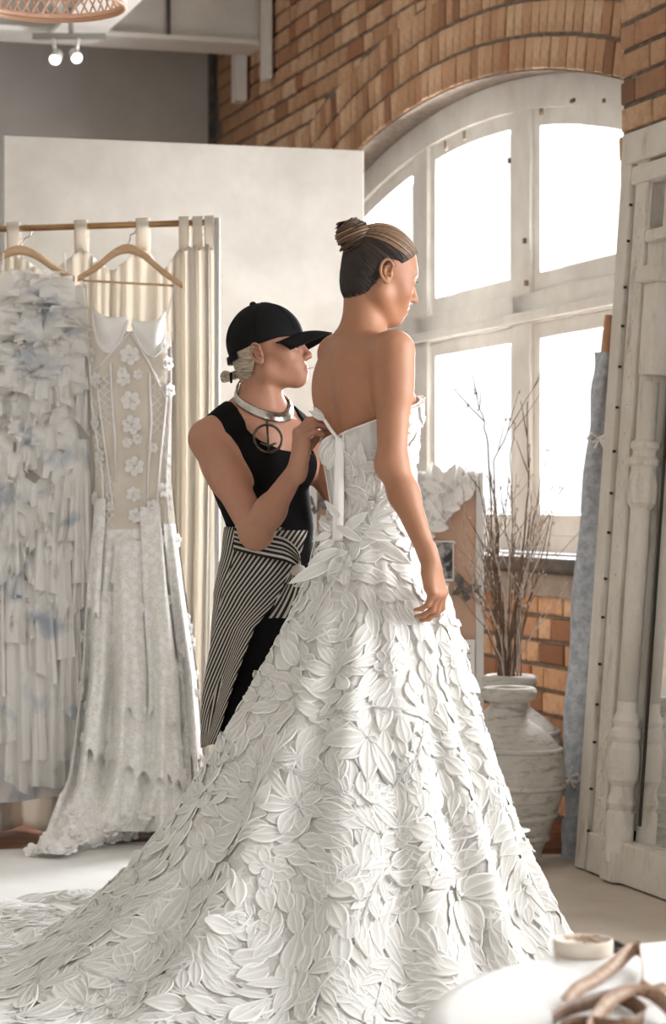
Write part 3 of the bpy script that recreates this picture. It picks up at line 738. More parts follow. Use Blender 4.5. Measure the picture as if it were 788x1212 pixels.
# ---- urns
t = NT('urn_clay'); co = t.coord('Object'); n1 = t.noise(7, 6, .65, co); n2 = t.noise(55, 5, .7, co); n3 = t.noise(14, 5, .6, t.coord('Object', (1, 1, 4)))
c = t.ramp(n1, [(.3, lin((182, 174, 164))), (.68, lin((214, 209, 201)))])
c = t.mix(t.math('MULTIPLY', t.math('SUBTRACT', n3, .52, True), 3.6, True), c, lin((128, 117, 105)))
c = t.mix(t.math('MULTIPLY', t.math('SUBTRACT', n2, .62, True), 4, True), c, lin((88, 80, 72))); t.col(c); t.set(Roughness=.92); t.bump(t.math('ADD', n2, n3), .6, .008)
def urn(loc, s, label, ribs):
    o = empty('clay_urn', loc, 0, label, 'urn', 'antique clay urns')
    pr = [(0.0, .0), (.088, .0), (.094, .02), (.118, .08), (.148, .16), (.170, .23), (.177, .285), (.173, .33), (.158, .37), (.128, .405), (.092, .43), (.066, .447), (.058, .465), (.056, .49), (.060, .508)]
    def wob(a, z): return .012*math.sin(3*a+z*12)+.006*math.sin(7*a+z*40)
    Mx = Matrix.Scale(s, 3)
    MB().lathe(pr, 56, loc, Mx, wob).build('body', 'urn_clay', o, sm=True)
    MB().lathe([(.058, .503), (.078, .512), (.086, .522), (.088, .536), (.084, .548), (.074, .552), (.064, .546), (.056, .53), (.05, .49), (.04, .46), (.03, .45)], 48, loc, Mx, lambda a, z: .008*math.sin(4*a)).build('rim', 'urn_clay', o, sm=True)
    for z in ribs:
        r = np.interp(z, [p[1] for p in pr], [p[0] for p in pr])
        MB().tube([(loc[0]+s*(r*(1+wob(a, z)))*math.cos(a), loc[1]+s*(r*(1+wob(a, z)))*math.sin(a), loc[2]+s*(z+.003*math.sin(a*2+z*50))) for a in [2*PI*i/56 for i in range(56)]], .0088*s, 8, closed=True).build('ridge', 'urn_clay', o, sm=True)
    return o
u1 = fl(602, 1030); u1 = Vector((u1.x*(u1.y+.09)/u1.y, u1.y+.09, .005))
urn(u1, 1.0, 'weathered clay urn in front, with ringed belly and empty mouth', (.025, .085, .155, .25, .36))
u2 = at(603, 700, 7.78); u2.z = .002
urn(u2, 1.02, 'weathered clay urn behind, holding the bare twigs', (.06, .14, .25, .37))
# ---- twigs
pmat('twig_bark', (92, 72, 58), (132, 108, 90), 30, .9); pmat('twig_pale', (168, 150, 134), (206, 194, 182), 30, .9)
R = random.Random(77)
mouth = Vector((u2.x, u2.y, .55))
TWL = ['tall dark twig reaching highest of the left ones above the pin board', 'forked looking twig bending right across the window mullion', 'thick dark upright twig in front of the window mullion', 'slender twig leaning right in front of the right window pane', 'slender upright twig just left of the window mullion', 'pale twig leaning left across the lace swatch', 'pale twig reaching furthest left over the peach board', 'dark twig leaning furthest right beside the fabric roll', 'short pale twig sticking out right across the brick wall']
def twig(pts, r0, buds, mat, side=True):
    pts = [Vector(p) for p in pts]; base = pts[0]
    m = MB(); n = len(pts); fine = []
    for i in range(n-1):
        for k in range(4): fine.append(pts[i].lerp(pts[i+1], k/4)+Vector((R.uniform(-1, 1), R.uniform(-1, 1), 0))*.0035)
    fine.append(pts[-1]); N_ = len(fine)
    m.tube(fine, [r0*(1-.75*i/N_) for i in range(N_)], 6)
    o = m.build('twig', mat, sm=True)
    tag(o, TWL.pop(0) if TWL else 'thin budding twig in the dense bunch rising from the rear urn', 'twig', 'twigs in the rear urn')
    if side:
        for _ in range(R.randint(2, 4)):
            i = R.randint(N_//3, N_-2); p = fine[i]; d = (fine[i+1]-p).normalized(); sd = Vector((R.uniform(-1, 1), R.uniform(-.4, .4), 0))
            L_ = R.uniform(.05, .16); q = [p, p+(d*.7+sd*.5)*L_*.5, p+(d*1.1+sd*.7)*L_]
            MB().tube(q, [r0*.5, r0*.4, r0*.2], 5).build('side_shoot', mat, o)
            fine += [q[1], q[2]]
    mb = MB()
    for _ in range(buds):
        p = R.choice(fine[len(fine)//5:]); p = p+Vector((R.uniform(-1, 1), R.uniform(-1, 1), R.uniform(-1, 1)))*.004
        mb.lathe([(.0004, -.006), (.0034, 0), (.0004, .007)], 5, p)
    if buds: mb.build('buds', 'twig_pale', o)['kind'] = 'stuff'
    return o
def tw(pxs, r0=.0032, buds=10, mat='twig_bark', dy=0):
    n = len(pxs); pts = []
    st = mouth+Vector((R.uniform(-.035, .035), R.uniform(-.03, .03), -.09))
    pts = [st]
    for i, (px, py) in enumerate(pxs): pts.append(at(px, py, 7.78+dy*(i+1)/n))
    twig(pts, r0, buds, mat)
tw([(592, 770), (584, 660), (578, 525), (570, 490), (563, 466)], .0042, 8, dy=-.1)
tw([(596, 770), (588, 660), (584, 545), (606, 500), (640, 446)], .0034, 8, dy=-.05)
tw([(603, 760), (620, 640), (626, 560), (624, 476)], .005, 14, dy=.02)
tw([(606, 760), (628, 640), (642, 560), (653, 525)], .003, 12, dy=.05)
tw([(600, 770), (606, 650), (604, 540), (610, 500)], .003, 12)
tw([(592, 780), (560, 700), (549, 620), (547, 560)], .003, 8, 'twig_pale', dy=-.2)
tw([(594, 760), (566, 690), (545, 640), (526, 605)], .0025, 8, 'twig_pale', dy=-.2)
tw([(612, 770), (640, 660), (655, 600), (661, 578)], .0028, 8, dy=.03)
tw([(612, 780), (640, 735), (668, 706)], .0032, 4, 'twig_pale', dy=-.1)
for i in range(34):
    xt = R.uniform(555, 660); yt = R.uniform(560, 700); mx = 601+(xt-601)*.45+R.uniform(-8, 8); my = (yt+800)/2
    tw([(mx, my), (601+(xt-601)*.8+R.uniform(-5, 5), (my+yt)/2), (xt, yt)], R.uniform(.002, .0036), 9, R.choice(('twig_bark', 'twig_bark', 'twig_bark', 'twig_pale')), dy=R.uniform(-.12, .1))
# ---- pin board
pmat('peach_board', (206, 172, 150), (198, 163, 140), 6, .9, .15, 120); pmat('board_frame', (222, 220, 216), None, rough=.5)
YB = 8.05
bo = empty('pin_board', at(470, 900, YB).xy.to_3d(), 0, 'peach pin board with a white frame standing under the window', 'pin board')
x0, x1 = at(366, 600, YB).x, at(572, 600, YB).x; zt = at(500, 560, YB).z
MB().box(((x0+x1)/2, YB+.012, zt/2+.005), (x1-x0-.02, .016, zt-.03)).build('board', 'peach_board', bo)
for x in (x0+.013, x1-.013): MB().box((x, YB, zt/2+.002), (.026, .03, zt), bev=.002).build('frame_bar', 'board_frame', bo)
for z in (.015, zt-.013): MB().box(((x0+x1)/2, YB, z), (x1-x0-.05, .03, .026), bev=.002).build('frame_bar', 'board_frame', bo)
pmat('paper', (240, 237, 231), None, rough=.8)
t = NT('photo_print'); n1 = t.noise(26, 3, .6, t.coord('Object')); t.col(t.ramp(n1, [(.42, lin((34, 33, 32))), (.62, lin((176, 174, 170)))])); t.set(Roughness=.4)
yf = YB-.006
def card(x0_, y0_, x1_, y1_, mat, name, label, cat, dy=0):
    a_, b_ = at(x0_, y0_, yf-dy), at(x1_, y1_, yf-dy)
    o = MB().box(((a_.x+b_.x)/2, yf-dy, (a_.z+b_.z)/2), (abs(b_.x-a_.x), .0015, abs(a_.z-b_.z))).build(name, mat); tag(o, label, cat); return o
o = card(514, 640, 537, 688, 'paper', 'photo_print', 'small black and white photo pinned on the peach board', 'photo'); 
a_, b_ = at(516, 642, yf-.001), at(535.5, 685, yf-.001); MB().box(((a_.x+b_.x)/2, yf-.0012, (a_.z+b_.z)/2), (b_.x-a_.x, .001, a_.z-b_.z)).build('image', 'photo_print', o)
card(512, 690, 531, 760, 'paper', 'paper_sheet', 'white paper sheet pinned below the black and white photo', 'paper')
o = card(536, 757, 562, 850, 'paper', 'photo_card', 'white card with two small pictures pinned low on the board', 'card')
for ya, yb in ((764, 786), (792, 818)):
    a_, b_ = at(540, ya, yf-.001), at(550, yb, yf-.001); MB().box(((a_.x+b_.x)/2, yf-.0012, (a_.z+b_.z)/2), (b_.x-a_.x, .001, a_.z-b_.z)).build('image', 'photo_print', o)
for k in range(7):
    a_ = at(554, 765+k*8, yf-.001); MB().box((a_.x, yf-.0012, a_.z), (.016, .001, .003)).build('text_line', 'track_grey', o)
pmat('butterfly_wing', (72, 70, 68), (128, 124, 118), 60, .8)
def butterfly(px, py, s, label, rot=0):
    c = at(px, py, yf-.004); o = empty('paper_butterfly', c, 0, label, 'butterfly')
    for sg in (-1, 1):
        for (poly, nm) in (([(0, .004), (.014, .03), (.036, .034), (.034, .014), (.012, 0)], 'fore_wing'), ([(0, 0), (.014, .001), (.026, -.008), (.02, -.024), (.006, -.018)], 'hind_wing')):
            vs = []
            for x, z in poly:
                v = Matrix.Rotation(rot, 3, 'Y') @ Vector((sg*x*s, -.35*x*s, z*s)); vs.append(c+v)
            MB().add(vs, [tuple(range(len(vs)))]).build(nm, 'butterfly_wing', o, solid=.0008)
    MB().tube([c+Vector((0, 0, -.018*s)), c+Vector((0, -.001, .012*s))], .0025*s, 6).build('body', 'butterfly_wing', o)
butterfly(548, 699, 1.3, 'grey paper butterfly pinned near the right frame of the board', .5)
butterfly(377, 597, 1.2, 'grey paper butterfly pinned at the left end of the board', -.3)
# lace swatch draped from the top edge of the board
t = NT('swatch_lace'); co = t.coord('Object'); vo = t.n('ShaderNodeTexVoronoi', feature='DISTANCE_TO_EDGE'); vo.inputs['Scale'].default_value = 34; t.l(co, vo.inputs['Vector'])
kk = t.math('LESS_THAN', vo.outputs[0], .09); t.col(t.mix(kk, lin((222, 219, 214)), lin((247, 245, 242)))); t.set(Roughness=.85); t.bump(kk, .5, .004)
def swf(u, v):
    top = at(480+u*82, 558, yf); bot = at(480+u*82, 580+ (1-u)*88 if u > .0 else 660, yf)
    p = top.lerp(bot, v); p.y = yf-.012-.008*math.sin(u*14+v*5)-.01*v; return p
o = MB().grid(swf, 40, 24).build('lace_swatch', 'swatch_lace', sm=True, solid=.0015); tag(o, 'white leaf lace swatch draped over the top of the pin board', 'fabric swatch')
# leaves on the swatch
R = random.Random(12)
for i in range(34):
    u, v = R.uniform(.02, .9), R.uniform(.02, .95); c = Vector(swf(u, v))+Vector((0, -.004, 0)); a = R.uniform(0, 6.28); L_ = R.uniform(.02, .045)
    m = MB(); ax = Vector((math.cos(a), 0, math.sin(a))); ay = Vector((-math.sin(a), 0, math.cos(a)))
    m.grid(lambda p, q: c+ax*(p-.5)*2*L_+ay*(q-.5)*L_*.9*math.sin(p*PI)**.7+Vector((0, -.006*abs(q-.5)*2*math.sin(p*PI), 0)), 6, 4)
    m.build('leaf', 'satin_white', o, sm=True)
# ---- round table in the foreground
pmat('table_white', (240, 239, 236), (232, 230, 226), 3, .55, .06, 30)
TZ, TR = .45, .62
TC = Vector((.735, 3.13, 0))
tb = empty('round_table', TC, 0, 'round white low table in the foreground corner', 'table')
MB().lathe([(TR-.09, TZ-.075), (TR-.03, TZ-.068), (TR-.008, TZ-.05), (TR, TZ-.034), (TR-.004, TZ-.018), (TR-.016, TZ-.006), (TR-.04, TZ), (0.0, TZ)], 96, TC).build('table_top', 'table_white', tb, sm=True)
MB().lathe([(.24, .0), (.24, .02), (.16, .05), (.11, .15), (.11, .3), (.2, TZ-.075)], 40, TC).build('pedestal', 'table_white', tb, sm=True)
def ont(px, py, h=0):
    Y = (CAM_H-TZ-h)*FPX/(py-HOR); return Vector(((px-394)/FPX*Y, Y, TZ+h))
pmat('dish_cream', (226, 214, 200), (218, 204, 188), 10, .6)
pc_ = ont(690, 1130)
ds = empty('pin_dish', pc_, 0, 'small cream round pin dish standing on the white table', 'dish')
MB().lathe([(.0, .0), (.042, .0), (.0445, .004), (.0455, .02), (.0445, .024), (.0415, .024), (.0405, .018), (.0, .016)], 40, pc_).build('bowl', 'dish_cream', ds, sm=True)
R = random.Random(3); pmat('steel', (90, 86, 82), None, rough=.35, metallic=.9)
for i in range(9):
    a = R.uniform(0, 6.3); c = pc_+Vector((R.uniform(-.018, .018), R.uniform(-.018, .018), .019+i*.0012)); dv = Vector((math.cos(a), math.sin(a), .05))*R.uniform(.012, .02)
    o = MB().tube([c-dv, c+dv], .0011, 5).build('dressmaking_pin', R.choice(('steel', 'rattan_dark', 'brass'))); tag(o, 'dressmaking pin lying in the cream dish', 'pin', 'pins in the cream dish')
# small black-handled snips behind the dish
pmat('black_plastic', (34, 32, 31), None, rough=.4)
c = ont(733, 1126); sn = empty('thread_snips', c, 0, 'small black thread snips lying behind the cream dish', 'scissors')
for sg in (-1, 1):
    MB().tube([c+Vector((-.012, .004*sg+.01, .012)), c+Vector((.0, .006*sg, .009)), c+Vector((.02, .002*sg-.02, .004))], [.0045, .0045, .0015], 6).build('blade', 'black_plastic', sn)
MB().lathe([(.001, .0), (.011, .002), (.011, .008), (.001, .010)], 12, c+Vector((-.006, -.002, 0))).build('pivot', 'steel', sn, sm=True)
# measuring tapes
def tape_mat(name, c1, c2):
    t = NT(name); uvn = t.n('ShaderNodeUVMap'); sx = t.n('ShaderNodeSeparateXYZ'); t.l(uvn.outputs[0], sx.inputs[0])
    fr1 = t.math('LESS_THAN', t.math('FRACT', t.math('MULTIPLY', sx.outputs[0], 100)), .14)
    fr5 = t.math('LESS_THAN', t.math('FRACT', t.math('MULTIPLY', sx.outputs[0], 20)), .05)
    e = t.math('MULTIPLY', fr1, t.math('LESS_THAN', sx.outputs[1], .35)); kk = t.math('MAXIMUM', e, t.math('MULTIPLY', fr5, t.math('LESS_THAN', sx.outputs[1], .65)))
    t.col(t.mix(kk, t.ramp(t.noise(30, 4, .6, t.coord('Object')), [(.35, lin(c1)), (.65, lin(c2))]), lin((62, 44, 34)))); t.set(Roughness=.6); return t.m
tape_mat('tape_tan', (146, 112, 86), (176, 144, 118)); tape_mat('tape_brown', (98, 70, 50), (128, 96, 72))
def ribbon(pxs, mat, label, w=.021, tw0=0.0):
    """pxs: (px, py on the table, lift, lean) ; ribbon standing on its edge"""
    P = [(ont(px, py), h, le) for px, py, h, le in pxs]; n = 14
    pts = []
    for i in range(len(P)-1):
        p0, p1, p2, p3 = P[max(i-1, 0)], P[i], P[i+1], P[min(i+2, len(P)-1)]
        for k in range(n):
            s = k/n
            cr = lambda a, b, c_, d_: .5*((2*b)+(c_-a)*s+(2*a-5*b+4*c_-d_)*s*s+(3*b-a-3*c_+d_)*s**3)
            pts.append((cr(p0[0], p1[0], p2[0], p3[0]), max(.0, cr(p0[1], p1[1], p2[1], p3[1])), cr(p0[2], p1[2], p2[2], p3[2])))
    vs = []; uv = []; L_ = 0
    for i, (p, h, le) in enumerate(pts):
        q = pts[min(i+1, len(pts)-1)][0]; o_ = pts[max(i-1, 0)][0]; tg = (q-o_); tg.z = 0; tg.normalize(); sd = Vector((-tg.y, tg.x, 0))
        up = Vector((0, 0, 1))*math.cos(le)+sd*math.sin(le)
        b0 = p+Vector((0, 0, h+.001)); vs += [b0, b0+up*w]
        if i: L_ += (p-pts[i-1][0]).length
        uv.append(L_)
    fs = [(2*i, 2*i+2, 2*i+3, 2*i+1) for i in range(len(pts)-1)]
    me = bpy.data.meshes.new('measuring_tape'); me.from_pydata([tuple(v) for v in vs], [], fs); ul = me.uv_layers.new()
    for f in me.polygons:
        for li in f.loop_indices:
            vi = me.loops[li].vertex_index; ul.data[li].uv = (uv[vi//2], vi % 2)
    me.polygons.foreach_set('use_smooth', [True]*len(me.polygons)); me.materials.append(MATS[mat])
    o = bpy.data.objects.new('measuring_tape', me); C.objects.link(o); md = o.modifiers.new('thickness', 'SOLIDIFY'); md.thickness = .0007
    tag(o, label, 'tape measure'); return o
ribbon([(655, 1216, 0, .1), (668, 1206, 0, 0), (700, 1196, 0, .1), (722, 1188, 0, -.3), (735, 1192, 0, .2), (748, 1200, 0, .4), (760, 1214, 0, .2), (735, 1226, 0, 0), (690, 1222, 0, .1), (662, 1226, 0, 0)], 'tape_brown', 'brown measuring tape coiled at the front edge of the heap')
ribbon([(678, 1194, 0, .9), (690, 1182, .004, .7), (712, 1170, .006, .9), (735, 1156, .01, .8), (752, 1142, .012, .3), (760, 1148, .010, -.2), (760, 1168, .004, 0), (752, 1186, .012, .6), (770, 1192, .014, 1.1), (800, 1186, .016, 1.2)], 'tape_tan', 'tan measuring tape standing up in a pointed loop behind the heap')
ribbon([(700, 1230, .0, .3), (730, 1205, .016, .8), (755, 1196, .018, .9), (780, 1205, .012, .4), (800, 1222, .0, .2), (770, 1236, 0, .1), (740, 1228, .01, .5)], 'tape_tan', 'tan measuring tape curled over the brown one at the right')
# ================================================================== FIGURES: smooth-blended solid modelling
class Solid:
    def __init__(s): s.p = []
    def _add(s, fn, c, R, k, op): s.p.append((fn, np.asarray(c, np.float32), float(R), float(k), op)); return s
    def cone(s, a, b, r1, r2=None, k=.02, op='u'):
        r2 = r1 if r2 is None else r2
        a = np.asarray(a, np.float32); b = np.asarray(b, np.float32); ab = b-a; L2 = max(float(ab@ab), 1e-9)
        def fn(P):
            t = np.clip(((P-a)@ab)/L2, 0, 1); q = P-a-t[:, None]*ab
            return np.sqrt((q*q).sum(1))-(r1+(r2-r1)*t)
        return s._add(fn, (a+b)/2, math.sqrt(L2)/2+max(r1, r2), k, op)
    def ell(s, c, r, A=None, k=.02, op='u'):
        c = np.asarray(c, np.float32); r = np.asarray(r, np.float32); A = np.eye(3, dtype=np.float32) if A is None else np.asarray(A, np.float32)  # columns = axes
        def fn(P):
            q = (P-c)@A; k0 = np.sqrt(((q/r)**2).sum(1)); k1 = np.sqrt(((q/(r*r))**2).sum(1))
            return np.where(k1 < 1e-6, -r.min(), k0*(k0-1)/np.maximum(k1, 1e-6))
        return s._add(fn, c, float(r.max()), k, op)
    def ev(s, P):
        P = np.asarray(P, np.float32); lo = P.min(0); hi = P.max(0); c = (lo+hi)/2; hd = float(np.linalg.norm(hi-lo))/2
        d = np.full(len(P), 1.0, np.float32)
        for fn, pc, R, k, op in s.p:
            if len(P) < 40000 and float(np.linalg.norm(pc-c))-R-hd > .06+k: continue
            e = fn(P).astype(np.float32)
            if op == 'u':
                h = np.clip(.5+.5*(d-e)/k, 0, 1); d = d*(1-h)+e*h-k*h*(1-h)
            else:
                h = np.clip(.5-.5*(d+e)/k, 0, 1); d = d*(1-h)-e*h+k*h*(1-h)
        return d
def polygonize(fn, lo, hi, h, iters=1):
    lo = np.asarray(lo, np.float32); hi = np.asarray(hi, np.float32); B = 8; H = B*h
    nb = np.ceil((hi-lo)/H).astype(int)
    ax = [lo[i]+(np.arange(nb[i])+.5)*H for i in range(3)]
    Cn = np.stack(np.meshgrid(*ax, indexing='ij'), -1).reshape(-1, 3).astype(np.float32)
    dc = np.concatenate([fn(Cn[i:i+600]) for i in range(0, len(Cn), 600)])
    act = np.nonzero(np.abs(dc) < H*1.15)[0]
    F = np.repeat(np.repeat(np.repeat(dc.reshape(nb), B, 0), B, 1), B, 2).astype(np.float32)
    F = np.pad(F, ((0, 1), (0, 1), (0, 1)), mode='edge')
    r9 = np.arange(B+1)*h; off = np.stack(np.meshgrid(r9, r9, r9, indexing='ij'), -1).reshape(-1, 3).astype(np.float32)
    bi = np.stack(np.unravel_index(act, nb), -1); key = bi//3; bi = bi[np.lexsort((key[:, 2], key[:, 1], key[:, 0]))]
    CH = 12
    for i in range(0, len(act), CH):
        b = bi[i:i+CH]; P = (lo+b*H)[:, None, :].astype(np.float32)+off[None]
        d = fn(P.reshape(-1, 3)).reshape(len(b), B+1, B+1, B+1)
        for j, (x, y, z) in enumerate(b*B): F[x:x+B+1, y:y+B+1, z:z+B+1] = d[j]
    S = F < 0
    n = np.array(F.shape)-1
    cnt = np.zeros(n, np.uint8)
    for dx in (0, 1):
        for dy in (0, 1):
            for dz in (0, 1): cnt += S[dx:dx+n[0], dy:dy+n[1], dz:dz+n[2]]
    cells = np.argwhere((cnt > 0) & (cnt < 8)); idx = np.full(n, -1, np.int32); idx[tuple(cells.T)] = np.arange(len(cells))
    corners = np.array([(a, b, c) for a in (0, 1) for b in (0, 1) for c in (0, 1)])
    V = np.stack([F[cells[:, 0]+a, cells[:, 1]+b, cells[:, 2]+c] for a, b, c in corners], 1)
    acc = np.zeros((len(cells), 3)); num = np.zeros(len(cells))
    for i in range(8):
        for j in range(i+1, 8):
            if np.abs(corners[i]-corners[j]).sum() != 1: continue
            m = (V[:, i] < 0) != (V[:, j] < 0); t = np.where(m, V[:, i]/np.where(m, V[:, i]-V[:, j], 1), 0)
            acc += np.where(m[:, None], corners[i]+t[:, None]*(corners[j]-corners[i]), 0); num += m
    verts = lo+(cells+acc/num[:, None])*h
    quads = []
    for axn in range(3):
        a1, a2 = [a for a in range(3) if a != axn]
        sl0 = [slice(None)]*3; sl1 = [slice(None)]*3; sl0[axn] = slice(0, -1); sl1[axn] = slice(1, None)
        E = np.argwhere(S[tuple(sl0)] != S[tuple(sl1)])
        ok = (E[:, a1] > 0) & (E[:, a2] > 0) & (E[:, a1] < n[a1]) & (E[:, a2] < n[a2]) & (E[:, axn] < n[axn]); E = E[ok]
        q = []
        for o1, o2 in ((-1, -1), (0, -1), (0, 0), (-1, 0)):
            e = E.copy(); e[:, a1] += o1; e[:, a2] += o2; q.append(idx[tuple(e.T)])
        q = np.stack(q, 1); ins = S[tuple(E.T)]; flip = ins if axn != 1 else ~ins
        q[~flip] = q[~flip][:, ::-1]; quads.append(q)
    quads = np.concatenate(quads); quads = quads[(quads >= 0).all(1)]
    for _ in range(iters):
        acc = np.zeros_like(verts); num = np.zeros(len(verts))
        for i in range(4):
            for j in (1, 3): np.add.at(acc, quads[:, i], verts[quads[:, (i+j) % 4]]); np.add.at(num, quads[:, i], 1)
        verts = verts*.5+.5*acc/np.maximum(num, 1)[:, None]
    return verts, quads
def quad_object(name, verts, quads, mat, parent=None, attrs=None):
    me = bpy.data.meshes.new(name); nv, nq = len(verts), len(quads)
    me.vertices.add(nv); me.vertices.foreach_set('co', np.asarray(verts, np.float32).ravel())
    me.loops.add(nq*4); me.loops.foreach_set('vertex_index', np.asarray(quads, np.int32).ravel())
    me.polygons.add(nq); me.polygons.foreach_set('loop_start', np.arange(nq, dtype=np.int32)*4); me.polygons.foreach_set('loop_total', np.full(nq, 4, np.int32))
    me.polygons.foreach_set('use_smooth', np.ones(nq, bool)); me.update(); me.validate()
    for k, v in (attrs or {}).items():
        a = me.attributes.new(k, 'FLOAT', 'POINT'); a.data.foreach_set('value', np.asarray(v, np.float32))
    me.materials.append(MATS[mat] if isinstance(mat, str) else mat)
    o = bpy.data.objects.new(name, me); C.objects.link(o)
    if parent is not None: o.parent = parent; o.matrix_parent_inverse = parent.matrix_world.inverted()
    return o
def frame_matrix(origin, yaw, pitch, s, roll=0):
    Rm = Matrix.Rotation(yaw, 3, 'Z') @ Matrix.Rotation(pitch, 3, 'Y') @ Matrix.Rotation(roll, 3, 'X')
    return Rm, s, Vector(origin)
class Head:
    """local frame: x to the face, y to the figure's left, z up"""
    def __init__(h, ear_px, yaw, pitch, s, ear_side=-1, roll=0, chin=.008):
        h.chin = chin
        h.R = Matrix.Rotation(yaw, 3, 'Z') @ Matrix.Rotation(pitch, 3, 'Y') @ Matrix.Rotation(roll, 3, 'X'); h.s = s
        h.o = Vector(ear_px)-h.R @ (Vector((-.008, .076*ear_side, -.008))*s); h.A = np.array(h.R)
    def w(h, x, y, z): return h.o+h.R @ (Vector((x, y, z))*h.s)
    def loc(h, P): return ((np.asarray(P)-np.array(h.o))@h.A)/h.s
    def build(h, S):
        w = h.w; s = h.s; A = h.A; dz = h.chin
        E = lambda c, r, k=.015, op='u', B=None: S.ell(w(*c), [q*s for q in r], A if B is None else A@B, k*s, op)
        K = lambda a, b, r1, r2=None, k=.012, op='u': S.cone(w(*a), w(*b), r1*s, (r1 if r2 is None else r2)*s, k*s, op)
        E((-.008, 0, .035), (.086, .072, .086), .02)
        E((.03, 0, .02), (.062, .062, .075), .03)
        E((.038, 0, -.030), (.05, .050, .062), .03)
        for y in (-1, 1):
            K((-.002, .052*y, -.052), (.062, .014*y, -.098+dz), .016, .013, .03)
            E((.052, .036*y, -.022), (.026, .022, .024), .03)
            K((.084, .012*y, .027), (.070, .045*y, .026), .009, .007, .02)
        K((.002, .043, -.047), (.002, -.043, -.047), .018, .018, .03)
        E((.075, 0, -.099+dz), (.017, .019, .014), .02)
        E((.072, 0, -.058), (.026, .03, .026), .025)
        K((.0905, 0, .018), (.110, 0, -.022), .0065, .0085, .012)
        E((.1115, 0, -.026), (.0095, .010, .0085), .008)
        for y in (-1, 1):
            E((.101, .0105*y, -.030), (.0095, .0065, .0075), .006)
            E((.092, .033*y, .004), (.017, .017, .0125), .012, 's')
        for y in (-1, 1):
            E((.076, .0315*y, .003), (.0135, .0145, .0118), .004)
            E((.106, .0065*y, -.036), (.0045, .003, .0032), .003, 's')
        K((.0955, .006, -.0535), (.0945, -.006, -.0535), .0062, .0062, .008); K((.0945, .004, -.053), (.086, .022, -.058), .0058, .003, .006); K((.0945, -.004, -.053), (.086, -.022, -.058), .0058, .003, .006)
        K((.094, .006, -.0665), (.094, -.006, -.0665), .0066, .0066, .008); K((.0935, .005, -.0665), (.086, .020, -.060), .006, .003, .006); K((.0935, -.005, -.0665), (.086, -.020, -.060), .006, .003, .006)
        K((.103, .016, -.0597), (.103, -.016, -.0597), .0022, .0022, .004, 's')
    def ear(h, parent, mat, y):
        """a detailed ear on one side (finer than the body grid)"""
        S = Solid(); w = h.w; s = h.s; Rl = Matrix.Rotation(.42*y, 3, 'Z') @ Matrix.Rotation(-.24, 3, 'Y'); c0 = Vector((-.010, .0765*y, -.003))
        P = lambda p, q, n: w(*(c0+Rl @ Vector((p, n*y, q)))); A = h.A@np.array(Rl)
        def E(p, q, n, r, k=.003, op='u'): S.ell(P(p, q, n), [t*s for t in r], A, k*s, op)
        E(-.001, .001, .001, (.0155, .0035, .0265), .004)
        arc = []
        for i in range(15):
            a = math.radians(28+232*i/14); rx = .0165-.003*max(0, math.sin(a)*-1); arc.append((rx*math.cos(a)-.001, .0275*math.sin(a)+.003, .0045+.003*math.sin(math.radians(180*i/14))))
        arc = [(.006, .003, .003), (.011, .010, .004)]+arc
        for i in range(len(arc)-1): S.cone(P(*arc[i]), P(*arc[i+1]), (.0034 if i > 2 else .0026)*s, .0034*s, .002*s)
        E(.001, .003, .0075, (.0095, .0055, .0165), .0025, 's')
        an = [(.004, .0155, .004), (-.004, .012, .0048), (-.0075, .003, .005), (-.006, -.007, .005), (-.001, -.0125, .005)]
        for i in range(4): S.cone(P(*an[i]), P(*an[i+1]), .0027*s, .0027*s, .002*s)
        E(.003, -.003, .004, (.0052, .006, .0085), .002, 's')
        E(.0085, -.004, .003, (.0035, .0035, .0055), .003)
        E(-.002, -.0215, .002, (.0082, .0046, .0085), .005)
        o = np.array(P(0, 0, 0)); v, q = polygonize(S.ev, o-.048*s, o+.048*s, .0014, 1)
        return quad_object('ear', v, q, mat, parent, {'lip': np.zeros(len(v)), 'brow': np.zeros(len(v))})
    def lips(h, P):
        q = h.loc(P); d = np.sqrt(((q[:, 0]-.099)/.016)**2+(q[:, 1]/.0235)**2+((q[:, 2]+.060)/(.0128-.22*np.abs(q[:, 1])))**2)
        return np.clip((1.12-d)*5, 0, 1)
    def brow(h, P):
        q = h.loc(P); y = np.abs(q[:, 1]); zc = .0265+.10*(y-.012)-2.6*np.maximum(y-.034, 0)**2*10
        d = np.abs(q[:, 2]-zc)/.0042; m = (q[:, 0] > .045)*np.clip((y-.008)/.006, 0, 1)*np.clip((.052-y)/.008, 0, 1)
        return np.clip((1.2-d)*2.5, 0, 1)*m
